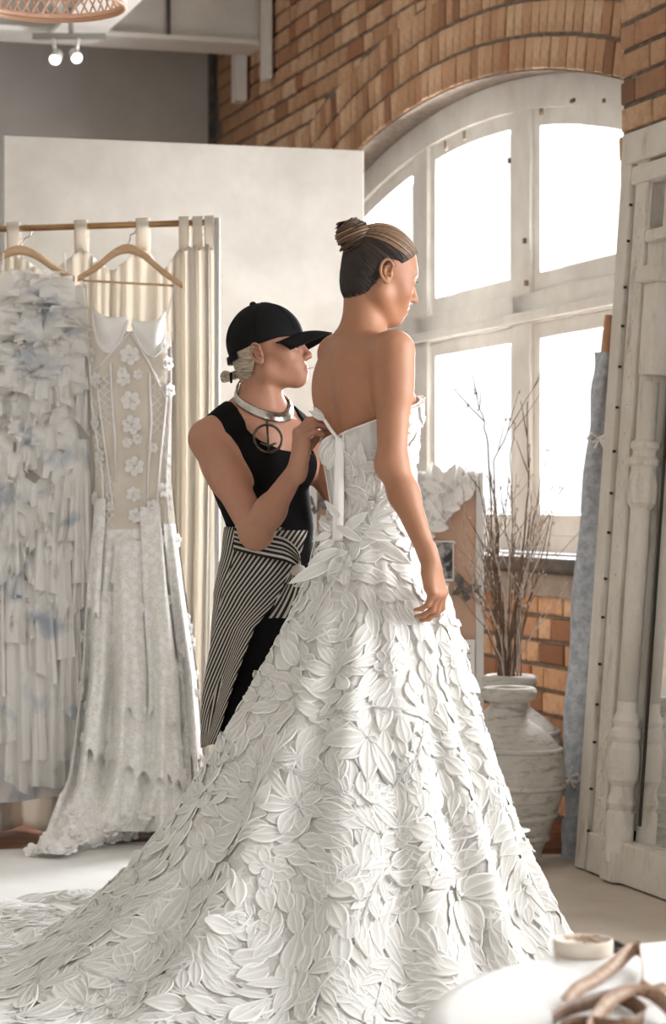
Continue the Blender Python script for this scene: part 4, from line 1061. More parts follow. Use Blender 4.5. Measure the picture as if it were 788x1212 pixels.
def hand(S, wrist, f, pn, curls, splay=(.10, .03, -.04, -.12), s=1.0, thumb=(.75, .55, .25), flip=1, wr=.0175, tcurl=.35):
    f = Vector(f).normalized(); pn = Vector(pn); pn = (pn-f*pn.dot(f)).normalized(); sd = f.cross(pn).normalized()*flip; w = Vector(wrist)
    lat = (.0255, .0085, -.0085, -.0245); mc = (.082, .085, .081, .073); ln = ((.041, .025, .021), (.045, .029, .022), (.041, .027, .021), (.033, .020, .018)); rd = (.0088, .0091, .0086, .0076)
    tips = []
    S.cone(w-f*.02*s, w+f*.02*s, wr*s, .017*s, .02)
    for i in range(4):
        m = w+(f*mc[i]+sd*lat[i]-pn*.004)*s
        S.cone(w+(f*.018+sd*lat[i]*.55)*s, m, .0135*s, .0105*s, .014)
        S.cone(w+(f*.03+sd*lat[i]*.7+pn*.006)*s, w+(f*(mc[i]-.012)+sd*lat[i]*.95+pn*.006)*s, .011*s, .0095*s, .014)
        d = (f+sd*splay[i]).normalized(); ang = 0; p = m; dirs = []
        for j in range(3):
            ang += curls[i][j]; dv = (d*math.cos(ang)+pn*math.sin(ang)).normalized(); q = p+dv*ln[i][j]*s
            r0 = rd[i]*(1-.1*j)*s; r1 = rd[i]*(1-.1*(j+1))*s
            S.cone(p, q, r0, r1, .0035 if j else .008)
            if j: S.ell(p-pn*.001*s, [r0*1.06]*3, None, .004)
            p = q
        tips.append(p)
    c = w+(f*.022+sd*.020+pn*.008)*s; td = (f*thumb[0]+sd*thumb[1]+pn*thumb[2]).normalized()
    m = c+td*.044*s; S.cone(c, m, .0145*s, .0115*s, .016)
    td2 = (td+f*.35*tcurl+pn*tcurl*.8-sd*tcurl*.7).normalized(); q = m+td2*.032*s; S.cone(m, q, .0105*s, .0095*s, .006)
    td3 = (td2+pn*tcurl*.5-sd*tcurl*.4).normalized(); e = q+td3*.025*s; S.cone(q, e, .0095*s, .0075*s, .004); tips.append(e)
    return tips
def skin_mat(name, c1, c2, lipc):
    t = NT(name); co = t.coord('Object'); n = t.noise(9, 5, .6, co); n2 = t.noise(140, 4, .6, co)
    a1 = t.n('ShaderNodeAttribute', attribute_name='lip'); a2 = t.n('ShaderNodeAttribute', attribute_name='brow')
    c = t.ramp(n, [(.3, lin(c1)), (.7, lin(c2))]); c = t.mix(t.math('MULTIPLY', a1.outputs['Fac'], .75), c, lin(lipc)); c = t.mix(t.math('MULTIPLY', a2.outputs['Fac'], .75), c, lin((92, 66, 48)))
    t.col(c); t.set(Roughness=.5, Specular_IOR_Level=.35); t.b.inputs['Subsurface Weight'].default_value = .12; t.b.inputs['Subsurface Radius'].default_value = (.010, .004, .002); t.b.inputs['Subsurface Scale'].default_value = 1.0
    t.bump(n2, .08, .002); return t.m
skin_mat('skin_bride', (164, 114, 86), (177, 128, 99), (156, 86, 76)); skin_mat('skin_fitter', (166, 119, 95), (179, 132, 108), (150, 84, 76))
pmat('eye_white', (226, 222, 216), None, rough=.2); pmat('eye_iris', (70, 62, 54), None, rough=.15); pmat('lash', (34, 26, 22), None, rough=.7)
def hair_mat(name, stops, streak=0):
    t = NT(name); a = t.n('ShaderNodeAttribute', attribute_name='shade'); f = a.outputs['Fac']
    if streak: f = t.math('ADD', f, t.math('MULTIPLY', t.math('SUBTRACT', t.noise(1, 3, .6, t.coord('Object', (25, 60, 420))), .5), streak), True)
    t.col(t.ramp(f, [(p, lin(c)) for p, c in stops])); t.set(Roughness=.42, Specular_IOR_Level=.5); return t.m
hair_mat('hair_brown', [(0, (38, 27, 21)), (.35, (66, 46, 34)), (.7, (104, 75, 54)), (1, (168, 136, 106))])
hair_mat('hair_silver', [(0, (120, 104, 86)), (.5, (176, 160, 138)), (1, (218, 206, 188))], 2.2)
class Strands:
    def __init__(s): s.m = MB(); s.sh = []
    def add(s, pts, r, shade, seg=4):
        b = len(s.m.v); n = len(pts); s.m.tube(pts, [r*(1-.6*abs(2*i/(n-1)-1)**3) for i in range(n)], seg, cap=False); s.sh += [shade]*(len(s.m.v)-b)
    def build(s, name, mat, parent):
        o = s.m.build(name, mat, parent, sm=True); a = o.data.attributes.new('shade', 'FLOAT', 'POINT'); a.data.foreach_set('value', s.sh); o['kind'] = 'stuff'; return o
def eyes(hd, parent):
    for y in (-1, 1):
        c = hd.w(.0772, .0315*y, .003); m = MB().lathe([(.0, -.0125*hd.s), (.0072*hd.s, -.0102*hd.s), (.0115*hd.s, -.005*hd.s), (.0126*hd.s, 0), (.0115*hd.s, .005*hd.s), (.0072*hd.s, .0102*hd.s), (0, .0125*hd.s)], 16, c)
        e = m.build('eye', 'eye_white', parent, sm=True)
        ax = hd.R @ Vector((1, .1*y, -.12)).normalized(); MB().lathe([(0, .0), (.0058*hd.s, .0), (.0045*hd.s, .0014), (0, .0022)], 14, c+ax*.0113*hd.s, ax.to_track_quat('Z', 'Y').to_matrix()).build('iris', 'eye_iris', e, sm=True)
        m = MB()
        for i in range(13):
            s = i/12; a = hd.w(.0885-.010*abs(s-.4), (.020+.024*s)*y, .0075+.002*math.sin(s*PI)); b = hd.w(.0885-.010*abs(s-.4)+.008, (.019+.028*s)*y, .0085+.0045*math.sin(s*PI)); m.tube([a, (a+b)/2+Vector((0, 0, -.001)), b], [.0007, .0006, .0002], 4)
        o = m.build('eyelashes', 'lash', parent); o['kind'] = 'stuff'
# ------------------------------------------------------------------ BRIDE
fb = Vector((.906, .423, 0)); rb = Vector((.423, -.906, 0)); UP = Vector((0, 0, 1))
def ax3(f, r, u=UP): return np.array([[f.x, r.x, u.x], [f.y, r.y, u.y], [f.z, r.z, u.z]])
AB = ax3(fb, rb)
SB = Solid()
def bp_(px, py, Y): return at(px, py, Y)
chest = bp_(432, 462, 5.70); ribs = bp_(434, 520, 5.71); waist = bp_(437, 585, 5.72); hips = bp_(440, 690, 5.73)
SB.ell(hips, (.100, .130, .11), AB, .05)
SB.ell(waist+UP*.0, (.080, .106, .12), AB, .05)
SB.ell(ribs+fb*.004, (.098, .124, .12), AB, .06)
SB.ell(chest+fb*.004, (.098, .135, .115), AB, .06)
for y in (-1, 1):
    SB.ell(chest+fb*.056+rb*.064*y-UP*.05, (.042, .052, .055), AB, .03)          # bust
    SB.ell(chest-fb*.062+rb*.075*y+UP*.012, (.036, .05, .075), AB, .05)           # shoulder blade
TORSO = Solid(); TORSO.p = list(SB.p)
shR = bp_(466, 417, 5.555); shL = bp_(399, 420, 5.845)
neck0 = bp_(429, 402, 5.70)
SB.cone(neck0+rb*.04-UP*.022-fb*.012, shR+UP*.006, .036, .040, .045); SB.cone(neck0-rb*.05-UP*.005-fb*.012, shL+UP*.006, .042, .040, .05)
SB.cone(chest+UP*.07-fb*.01, neck0+UP*.0, .085, .046, .05)
HB = Head(at(458.5, 325, 5.632), math.radians(24), math.radians(17), .975)
nk = HB.w(-.028, 0, -.035)
SB.cone(neck0-UP*.02, nk, .046, .043, .03)
SB.cone(neck0-UP*.02, HB.w(-.034, 0, -.02), .040, .037, .03)
elR = bp_(464, 549, 5.53); wrR = bp_(509, 664, 5.49)
SB.cone(shR, shR.lerp(elR, .35)-UP*.0, .046, .0415, .03); SB.cone(shR.lerp(elR, .2), elR, .0425, .034, .03)
SB.ell(elR-fb*.004, (.034, .034, .036), None, .02)
SB.cone(elR, elR.lerp(wrR, .32), .034, .0345, .02); SB.cone(elR.lerp(wrR, .3), wrR, .0345, .0195, .02)
elL = bp_(395, 566, 5.86); wrL = Vector((.045, 5.95, .99))
SB.cone(shL, elL, .044, .034, .03); SB.cone(elL, wrL, .034, .02, .02)
tipsB = hand(SB, wrR, (.20, .05, -.98), (-.80, .55, -.15), ((.42, .55, .35), (.5, .6, .38), (.55, .62, .4), (.58, .6, .4)), s=.97, thumb=(.8, .45, .35), wr=.0185)
hand(SB, wrL, (.1, .05, -1), (.3, -.9, 0), ((.3, .4, .25),)*4, s=.95, flip=-1)
HB.build(SB)
# spine furrow and shoulder-blade edge
SB.cone(chest-fb*.142+UP*.06, waist-fb*.124+UP*.02, .022, .022, .05, 's')
v, q = polygonize(SB.ev, (-.18, 5.36, .80), (.42, 6.12, 1.84), .0034, 1)
bride = empty('person', (hips.x, hips.y, 0), 0, 'bride with a hair bun seen from behind in a white leaf-lace gown', 'person')
body_b = quad_object('body', v, q, 'skin_bride', bride, {'lip': HB.lips(v), 'brow': HB.brow(v)})
eyes(HB, bride)
for y in (-1, 1): HB.ear(bride, 'skin_bride', y)
# hair shell
HLX = [-.13, -.085, -.07, -.048, -.032, -.022, -.010, .012, .022, .04, .06, .08, .095, .13]
HLZ = [-.095, -.09, -.082, -.070, -.045, -.005, .027, .030, .026, .042, .062, .080, .092, .1]
def scalp(P, hd, grow):
    q = hd.loc(P)
    def e(c, r):
        qq = (q-np.array(c)); r = np.array(r)+grow; k0 = np.sqrt(((qq/r)**2).sum(1)); k1 = np.sqrt(((qq/(r*r))**2).sum(1)); return k0*(k0-1)/np.maximum(k1, 1e-6)
    d = e((-.008, 0, .035), (.086, .072, .086)); e2 = e((.03, 0, .02), (.062, .062, .075))
    h = np.clip(.5+.5*(d-e2)/.03, 0, 1); d = d*(1-h)+e2*h-.03*h*(1-h)
    e3 = e((-.042, 0, -.03), (.040, .048, .055)); h = np.clip(.5+.5*(d-e3)/.03, 0, 1); d = d*(1-h)+e3*h-.03*h*(1-h)
    return d, q
def hair_fn(hd, grow, hx, hz):
    def fn(P):
        d, q = scalp(P, hd, grow); z = np.interp(q[:, 0], hx, hz).astype(np.float32)
        cut = (z-q[:, 2])*.75
        k = .016; h = np.clip(.5-.5*(d-cut)/k, 0, 1); r = d*(1-h)+cut*h+k*h*(1-h)
        return (r*hd.s).astype(np.float32)
    return fn
bunc = None
for Yq in np.linspace(5.5, 5.9, 81):
    p = at(424, 284, Yq); l = HB.loc(np.array([p]))[0]
    if bunc is None or abs(l[1]) < bunc[0]: bunc = (abs(l[1]), p, l)
bun_loc = bunc[2]
c = np.array(HB.o); v, q = polygonize(hair_fn(HB, .0045, HLX, HLZ), c-.16, c+.17, .0034, 1)
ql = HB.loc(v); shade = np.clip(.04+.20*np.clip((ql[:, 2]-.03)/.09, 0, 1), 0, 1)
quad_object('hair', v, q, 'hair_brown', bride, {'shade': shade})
R = random.Random(5); st = Strands(); NR = np.random.RandomState(5)
cc = np.array((-.008, 0, .033)); rr = np.array((.094, .079, .0935))
def comb(hd, starts, target, st, shades, radii, offs, nseg=13, back=None, grow=.0045):
    """hairs lying on the scalp from their roots to a gathering point"""
    qb = (np.array(target)-cc)/rr; mb_ = np.linalg.norm(qb); qb = qb/mb_
    q0 = (starts-cc)/rr; m0 = np.linalg.norm(q0, axis=1, keepdims=True); u0 = q0/m0; om = np.arccos(np.clip(u0@qb, -.999, .999))[:, None, None]
    t = np.linspace(0, 1, nseg)[None, :, None]
    if back is not None: t = t*(1+back[:, None, None])-back[:, None, None]
    U_ = (np.sin((1-t)*om)*u0[:, None, :]+np.sin(t*om)*qb)/np.sin(om)
    mm = m0[:, None, :]*(1-np.clip(t, 0, 1))+1.0*np.clip(t, 0, 1); P = cc+rr*U_*mm
    fl_ = P.reshape(-1, 3); tgt = (offs[:, None]*np.ones((1, nseg))).ravel()
    for _ in range(3):
        W = fl_*hd.s@hd.A.T+np.array(hd.o); d, _q = scalp(W, hd, grow); g = []
        for k in range(3):
            e = np.zeros(3); e[k] = .002; d2, _q = scalp((fl_+e)*hd.s@hd.A.T+np.array(hd.o), hd, grow); g.append((d2-d)/.002)
        g = np.stack(g, 1); fl_ = fl_-g*((d-tgt)/np.maximum((g*g).sum(1), .2))[:, None]
    W = (fl_*hd.s@hd.A.T+np.array(hd.o)).reshape(len(starts), nseg, 3)
    for i in range(len(starts)): st.add([Vector(p) for p in W[i]], radii[i], shades[i])
pick = NR.randint(0, len(ql), 5200); SP = ql[pick]; SP = SP[(SP[:, 2] < .125)]
hz0 = np.interp(SP[:, 0], HLX, HLZ); near = SP[:, 2]-hz0
keepm = (NR.rand(len(SP)) < np.where(near < .03, 1.0, .32)); SP = SP[keepm]; near = near[keepm]; kp = (SP[:, 0] < 0) | (near > .008); SP = SP[kp]; near = near[kp]; n_ = len(SP)
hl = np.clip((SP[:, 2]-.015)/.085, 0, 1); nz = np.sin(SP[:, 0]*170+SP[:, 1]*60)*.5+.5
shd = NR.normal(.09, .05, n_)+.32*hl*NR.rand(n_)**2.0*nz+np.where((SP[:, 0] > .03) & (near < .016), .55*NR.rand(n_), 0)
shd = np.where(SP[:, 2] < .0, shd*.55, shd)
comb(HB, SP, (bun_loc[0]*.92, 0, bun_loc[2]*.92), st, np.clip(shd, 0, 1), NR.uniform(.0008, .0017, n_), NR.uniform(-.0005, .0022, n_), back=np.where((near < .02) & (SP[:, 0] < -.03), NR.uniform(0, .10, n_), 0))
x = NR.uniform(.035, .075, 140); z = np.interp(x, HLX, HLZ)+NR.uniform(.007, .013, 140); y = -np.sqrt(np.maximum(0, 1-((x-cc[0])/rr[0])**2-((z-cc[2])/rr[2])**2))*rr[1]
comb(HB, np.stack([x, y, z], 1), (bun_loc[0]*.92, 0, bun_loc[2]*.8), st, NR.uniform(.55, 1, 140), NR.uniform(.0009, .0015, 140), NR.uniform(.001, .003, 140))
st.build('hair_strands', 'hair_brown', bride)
# bun: a twisted rope of hair coiled on itself
bc = at(416, 276, bunc[1].y); axis = (at(411, 268, bunc[1].y)-at(424, 290, bunc[1].y)).normalized(); e1 = axis.orthogonal().normalized(); e2 = axis.cross(e1)
st = Strands(); R = random.Random(8); path = []
for i in range(64):
    t = i/63; a = t*2*PI*2.35; rad = .0265*(1-.38*t); path.append(bc-axis*.026+axis*(.052*t)+(e1*math.cos(a)+e2*math.sin(a))*rad)
path = [bc-axis*.036]+path
for k in range(90):
    th = R.uniform(0, 2*PI); ro = math.sqrt(R.random()); tw_ = 7.0; pts = []
    for i, p in enumerate(path):
        t = i/(len(path)-1); tg = (path[min(i+1, len(path)-1)]-path[max(i-1, 0)]).normalized(); n1 = (axis-tg*axis.dot(tg)).normalized(); n2 = tg.cross(n1)
        w = .0225*(.65+.35*math.sin(min(1, t*1.15+.12)*PI)); a = th+tw_*t
        pts.append(p+(n1*math.cos(a)+n2*math.sin(a))*w*ro)
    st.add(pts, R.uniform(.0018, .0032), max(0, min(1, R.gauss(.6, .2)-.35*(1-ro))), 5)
st.add([bc-axis*.03, bc, bc+axis*.02], .030, .35, 10)
for k in range(70):   # hair wrapped round the bun base
    a0_ = R.uniform(0, 6.3); hh = R.uniform(-.040, -.008); rad = .034+R.uniform(-.003, .003)-hh*.15
    st.add([bc+axis*hh+(e1*math.cos(a0_+j*.25)+e2*math.sin(a0_+j*.25))*rad for j in range(10)], R.uniform(.0016, .0026), max(0, min(1, R.gauss(.5, .15))), 4)
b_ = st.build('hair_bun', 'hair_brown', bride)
# ------------------------------------------------------------------ FITTER
ya = math.radians(-52); ff = Vector((math.cos(ya), math.sin(ya), 0)); rf = Vector((ff.y, -ff.x, 0)); AF = ax3(ff, rf)
SF = Solid()
Fch = at(303, 532, 6.06); Frb = at(308, 570, 6.07); Fwa = at(321, 625, 6.09); Fhi = at(326, 715, 6.12)
SF.ell(Fhi, (.115, .145, .14), AF, .05); SF.ell(Fwa, (.085, .112, .12), AF, .05); SF.ell(Frb, (.098, .125, .12), AF, .05); SF.ell(Fch, (.098, .138, .11), AF, .05)
for y in (-1, 1): SF.ell(Fch+ff*.075+rf*.066*y-UP*.04, (.048, .055, .055), AF, .03)
FshR = at(247, 520, 5.965); FshL = at(357, 515, 6.15); Fnk = at(309, 482, 6.05)
SF.cone(Fch+UP*.06-ff*.01, Fnk, .085, .05, .05)
SF.cone(Fnk+rf*.04-UP*.01-ff*.015, FshR+UP*.004, .040, .040, .045); SF.cone(Fnk-rf*.04-UP*.01-ff*.015, FshL+UP*.004, .040, .040, .045)
for y in (-1, 1): SF.cone(Fnk+ff*.062+rf*.012*y-UP*.028, (FshR if y > 0 else FshL)+ff*.035+UP*.018, .0085, .008, .02)     # collar bones
TORF = Solid(); TORF.p = list(SF.p)
HF = Head(at(307.5, 421, 5.985), math.radians(-10), math.radians(-10), .94, chin=.013)
SF.cone(Fnk-UP*.02, HF.w(-.018, 0, -.04), .045, .043, .03); SF.cone(Fnk-ff*.014-UP*.02, HF.w(-.042, 0, -.01), .036, .034, .03)
SF.cone(Fnk+ff*.035, HF.w(-.01, -.045, -.04), .011, .011, .02); SF.cone(Fnk+ff*.035, HF.w(-.01, .045, -.04), .011, .011, .02)
FelR = at(303, 630, 5.86); FwrR = at(353, 553, 5.695)
SF.cone(FshR, FshR.lerp(FelR, .4), .049, .046, .03); SF.cone(FshR.lerp(FelR, .3), FelR, .0455, .037, .03); SF.ell(FelR-UP*.004, (.037, .037, .037), None, .02)
SF.cone(FelR, FelR.lerp(FwrR, .35), .037, .0375, .02); SF.cone(FelR.lerp(FwrR, .3), FwrR, .037, .0215, .02)
FelL = at(408, 600, 6.04); FwrL = Vector((.06, 5.92, 1.20))
SF.cone(FshL, FelL, .046, .036, .03); SF.cone(FelL, FwrL, .035, .021, .02)
tipsF = hand(SF, FwrR, (.10, -.12, .98), (.90, .30, .05), ((.72, .55, .35), (.85, .62, .38), (.95, .70, .42), (1.0, .85, .5)), splay=(.10, .04, -.05, -.18), s=1.0, thumb=(.75, .25, .65), tcurl=.25, wr=.0195)
hand(SF, FwrL, (.3, -.8, .3), (.4, .1, -.6), ((.5, .4, .3),)*4, s=.92, flip=-1)
Fan = [Vector((-.275, 6.03, .09)), Vector((-.10, 6.30, .09))]; legs = []
for y, an in ((1, Fan[0]), (-1, Fan[1])):
    hp_ = Fhi+rf*.075*y-UP*.05; kn = hp_.lerp(an, .5)+ff*.03; legs.append((hp_, kn, an))
HF.build(SF)
v, q = polygonize(SF.ev, (-.48, 5.58, .68), (.16, 6.42, 1.70), .0034, 1)
fit = empty('person', (Fhi.x, Fhi.y, 0), 0, 'dressmaker in a black cap and striped wrap skirt fastening the white gown', 'person')
quad_object('body', v, q, 'skin_fitter', fit, {'lip': HF.lips(v), 'brow': HF.brow(v)})
eyes(HF, fit)
for y in (-1, 1): HF.ear(fit, 'skin_fitter', y)
# hair under the cap
HX2 = [-.13, -.085, -.07, -.048, -.034, -.024, -.012, .014, .022, .05, .09]; HZ2 = [-.09, -.082, -.076, -.066, -.045, -.004, .022, .06, .1, .1, .1]
c = np.array(HF.o); hfa = hair_fn(HF, .0105, HX2, HZ2)
def hf0(P):
    q = HF.loc(P); return np.maximum(hfa(P), ((q[:, 2]-(.036+.16*q[:, 0]-.2*np.maximum(q[:, 0]-.05, 0)))*HF.s)).astype(np.float32)
v, q = polygonize(hf0, c-.16, c+.16, .004, 1); quad_object('hair', v, q, 'hair_silver', fit, {'shade': np.full(len(v), .35)})
R = random.Random(15); st = Strands(); pt = HF.w(-.112, 0, -.045); qf = HF.loc(v); pick = NR.randint(0, len(qf), 2600); SP = qf[pick]
SP = SP[(SP[:, 2] < .03+.16*SP[:, 0]) & ((SP[:, 0] < -.028))]; n_ = len(SP)
comb(HF, SP, (-.1, 0, -.042), st, np.clip(NR.normal(.45, .15, n_)+.4*np.sin(SP[:, 1]*260+SP[:, 2]*330), 0, 1), NR.uniform(.0010, .0019, n_), NR.uniform(.0005, .0030, n_), grow=.0105)
for k in range(26):
    z = .027+k*.0006; st.add([HF.w(.036, -.066, z-.004), HF.w(.012, -.0775, z+.003), HF.w(-.012, -.0835, z+.002), HF.w(-.034, -.082, z-.012-.001*k), HF.w(-.06, -.068, z-.03)], .0012, R.uniform(.4, 1))
st = Strands(); pe = at(263, 446, pt.y-.005)
for i in range(260):
    a = R.uniform(0, 6.3); ro = math.sqrt(R.random()); s1 = Vector((math.cos(a), .3*math.sin(a), math.sin(a)))*.012*ro; s2 = Vector((math.cos(a)*.5, math.sin(a), .6*math.sin(a)))*.024*ro
    p0 = HF.w(-.098, 0, -.040)+s1; p1 = pt+s1*.7+Vector((-.003, 0, .002)); p4 = pe+s1*.35+Vector((.004, 0, -.006)); mid = (p1+p4)/2+Vector((-.004, 0, .004))+s2*.62; p3 = mid.lerp(p4, .6)+s2*.2
    st.add([p0, p1, p1.lerp(mid, .55)+s2*.1, mid, p3, p4], R.uniform(.0013, .0022), max(0, min(1, R.gauss(.5, .3))))
st.build('ponytail', 'hair_silver', fit)
pmat('cap_cloth', (13, 12, 13), (17, 16, 16), 60, .8, spec=.2); pmat('black_knit', (11, 10, 11), (15, 14, 14), 20, .9, .15, 220, .001, spec=.15)
MB().tube([pt+Vector((.0, .011*math.cos(i*PI/6), .011*math.sin(i*PI/6))) for i in range(12)], .0035, 6, closed=True).build('hair_tie', 'black_knit', fit, sm=True)
# cap
cap = empty('baseball_cap', HF.w(0, 0, .06), 0, 'plain black baseball cap worn by the dressmaker', 'cap')
def cap_fn(P):
    q = HF.loc(P); qq = q-np.array((-.002, 0, .036)); r = np.array((.1075, .0835, .104)); k0 = np.sqrt(((qq/r)**2).sum(1)); k1 = np.sqrt(((qq/(r*r))**2).sum(1)); d = k0*(k0-1)/np.maximum(k1, 1e-6)
    ez = .024+.16*q[:, 0]-.2*np.maximum(q[:, 0]-.05, 0); cut = ez-q[:, 2]
    inner = -(d+.009); d = np.maximum(d, inner)
    return (np.maximum(d, cut)*HF.s).astype(np.float32)
v, q = polygonize(cap_fn, c-.15, c+.17, .003, 1)
quad_object('crown', v, q, 'cap_cloth', cap)
def visor(u, v):
    a = (u-.5)*2; y = a*.074; base_x = .098*math.sqrt(max(0, 1-(a*.93)**2))*1.0+.004
    ln = .082*math.cos(a*1.2)**.8 if abs(a*1.2) < PI/2 else 0
    z = .036+.004-.031*a*a*(.7+.3*v)+.005*math.sin(v*PI)-.017*v
    return HF.w(base_x+ln*v, y*(1+.02*v), z)
MB().grid(visor, 28, 12).build('visor', 'cap_cloth', cap, sm=True, solid=.003)
MB().lathe([(0, -.002), (.008, -.001), (.009, .003), (.005, .007), (0, .008)], 12, HF.w(-.018, 0, .140), HF.R).build('button', 'cap_cloth', cap, sm=True)
def strapf(u, v):
    a = PI*(.72+.56*u); return HF.w(-.002+.110*math.cos(a), .088*math.sin(a), .012+.16*(.11*math.cos(a))+.018*(v-.3))
MB().grid(strapf, 20, 3).build('back_strap', 'cap_cloth', cap, sm=True, solid=.004)
for k in range(6):
    a = k*PI/3+.52
    MB().tube([HF.w(-.002+.1085*math.cos(a)*math.sin(s), .0845*math.sin(a)*math.sin(s), .036+.105*math.cos(s)) for s in np.linspace(.06, 1.45, 14)], .0011, 5).build('seam', 'cap_cloth', cap)
# top: a close tank following the body
def top_fn(P):
    b = TORF.ev(P)-.006
    d = np.asarray(P)-np.array(Fch, np.float32); x = d@np.array(ff, np.float32); y = d@np.array(rf, np.float32); z = P[:, 2]
    front = z-np.interp(y, [-.2, -.108, -.098, -.05, 0, .06, .085, .105, .2], [1.6, 1.6, 1.254, 1.256, 1.264, 1.286, 1.318, 1.6, 1.6])
    back = z-np.interp(np.abs(y), [0, .05, .09, .105, .2], [1.30, 1.31, 1.33, 1.6, 1.6])
    neck = np.where(x > -.01, front, back)*.6
    edge = np.abs(y)-np.interp(z, [1.15, 1.20, 1.27, 1.32, 1.5], [.2, .155, .140, .142, .145])
    hem = (at(310, 668, 6.1).z)-z
    return np.maximum.reduce([b, neck, edge, hem]).astype(np.float32)
v, q = polygonize(top_fn, (-.40, 5.80, .92), (.02, 6.32, 1.44), .0034, 1)
quad_object('tank_top', v, q, 'black_knit', fit)
# trousers
ST_ = Solid(); ST_.ell(Fhi, (.12, .15, .145), AF, .05); ST_.ell(Fwa-UP*.03, (.09, .117, .1), AF, .05)
for hp_, kn, an in legs: ST_.cone(hp_, kn, .094, .072, .05); ST_.cone(kn, an+UP*.02, .072, .062, .03)
v, q = polygonize(ST_.ev, (-.50, 5.85, .02), (.1, 6.46, 1.2), .006, 1); quad_object('trousers', v, q, 'black_knit', fit)
pmat('shoe_black', (26, 24, 24), None, rough=.4)
for hp_, kn, an in legs:
    S_ = Solid(); S_.cone(an-UP*.04-ff*.02, an+ff*.13-UP*.062, .042, .034, .03); v, q = polygonize(S_.ev, np.array(an)-(.12, .2, .12), np.array(an)+(.2, .2, .1), .006, 1); v[:, 2] = np.maximum(v[:, 2], .013); quad_object('shoe', v, q, 'shoe_black', fit)
# striped wrap skirt
t = NT('stripe_cloth'); uvn = t.n('ShaderNodeUVMap'); sx = t.n('ShaderNodeSeparateXYZ'); t.l(uvn.outputs[0], sx.inputs[0])
fr1 = t.math('LESS_THAN', t.math('FRACT', sx.outputs[0]), .46); t.col(t.mix(fr1, lin((20, 18, 18)), lin((186, 178, 166)))); t.set(Roughness=.9); t.bump(t.noise(300, 3, .6, t.coord('Object')), .1, .001)
def sheet(name, fn, nu, nv, uvfn, mat, parent, solid=.003):
    m = MB().grid(fn, nu, nv); o = m.build(name, mat, parent, sm=True, solid=solid); ul = o.data.uv_layers.new(name='UVMap'); w = nu+1
    for f in o.data.polygons:
        for li in f.loop_indices:
            vi = o.data.loops[li].vertex_index; ul.data[li].uv = uvfn((vi % w)/nu, (vi//w)/nv)
    return o
skirt_c = lambda z: Fwa.lerp(Fhi, min(1.6, (Fwa.z-z)/(Fwa.z-Fhi.z)))
def skirt_pt(a, z, grow=0.0):
    """a: angle from the front (ff) towards her right (rf)"""
    s = (1.075-z)/.56; c_ = Vector((np.interp(z, [.5, .7, .87, 1.05], [-.150, -.143, -.138, -.15]), np.interp(z, [.5, .87, 1.05], [6.13, 6.12, 6.09]), z))
    rx = np.interp(z, [.5, .65, .80, .9, 1.0, 1.08], [.155, .153, .148, .138, .115, .104])+grow; ry = np.interp(z, [.5, .65, .80, .9, 1.0, 1.08], [.185, .182, .178, .172, .142, .128])+grow
    k = 1+.03*math.sin(a*9+z*7)*smooth(s)
    return c_+ff*(rx*math.cos(a)*k)+rf*(ry*math.sin(a)*k)
def sk1(u, v):   # back and side panel, wraps to the front
    ae = np.interp(v, [0, .2, .45, 1], [.35, .6, 1.1, 1.62]); a = PI+.9+(ae-PI-.9)*u; z = 1.068-v*(.535+.02*math.sin(u*8))+.03*u*v
    return skirt_pt(a, z, .006)
wrap = sheet('wrap_skirt', sk1, 60, 40, lambda u, v: (u*34+.9*math.sin(v*3)*u, v), 'stripe_cloth', fit)
def sk2(u, v):   # overlapping front panel cut on the bias, open towards the bride
    a0 = np.interp(v, [0, 1], [1.25, 2.05]); ae = np.interp(v, [0, .2, .45, 1], [-.1, .3, .89, 1.45]); a = a0+(ae-a0)*u; z = 1.06-v*(.56-.02*u)
    return skirt_pt(a, z, .014+.012*math.sin(u*6+v*3)*v)
sheet('skirt_overlap', sk2, 40, 40, lambda u, v: (u*13+v*15, v), 'stripe_cloth', fit)
def tie(u, v):   # band gathered into the knot at the hip
    A_ = skirt_pt(1.3, 1.072-.062*v, .018); B_ = at(352, 676, 5.93)
    p = A_.lerp(B_, u); m = skirt_pt(1.3-1.5*u, 1.072-.06*v-.05*u, .026); s = 1-u
    p = m.lerp(B_+UP*(.03*(.5-v)), smooth((u-.55)/.45)); p.y -= .008*math.sin(v*3*PI)*(1-u*.5); return p
sheet('waist_tie', tie, 40, 12, lambda u, v: (v*5, u), 'stripe_cloth', fit)
kn = at(353, 677, 5.92); MB().lathe([(0, -.022), (.016, -.014), (.021, 0), (.015, .014), (0, .02)], 14, kn, None, lambda a, z: .12*math.sin(a*3)).build('knot', 'stripe_cloth', fit, sm=True)
def tail(u, v): p = kn+Vector((-.01+.05*(u-.5)*(.4+v)-.03*v, -.006, -.115*v)); p.y += .008*math.sin(u*7); return p
sheet('tie_end', tail, 8, 12, lambda u, v: (u*4+v*2, v), 'stripe_cloth', fit)
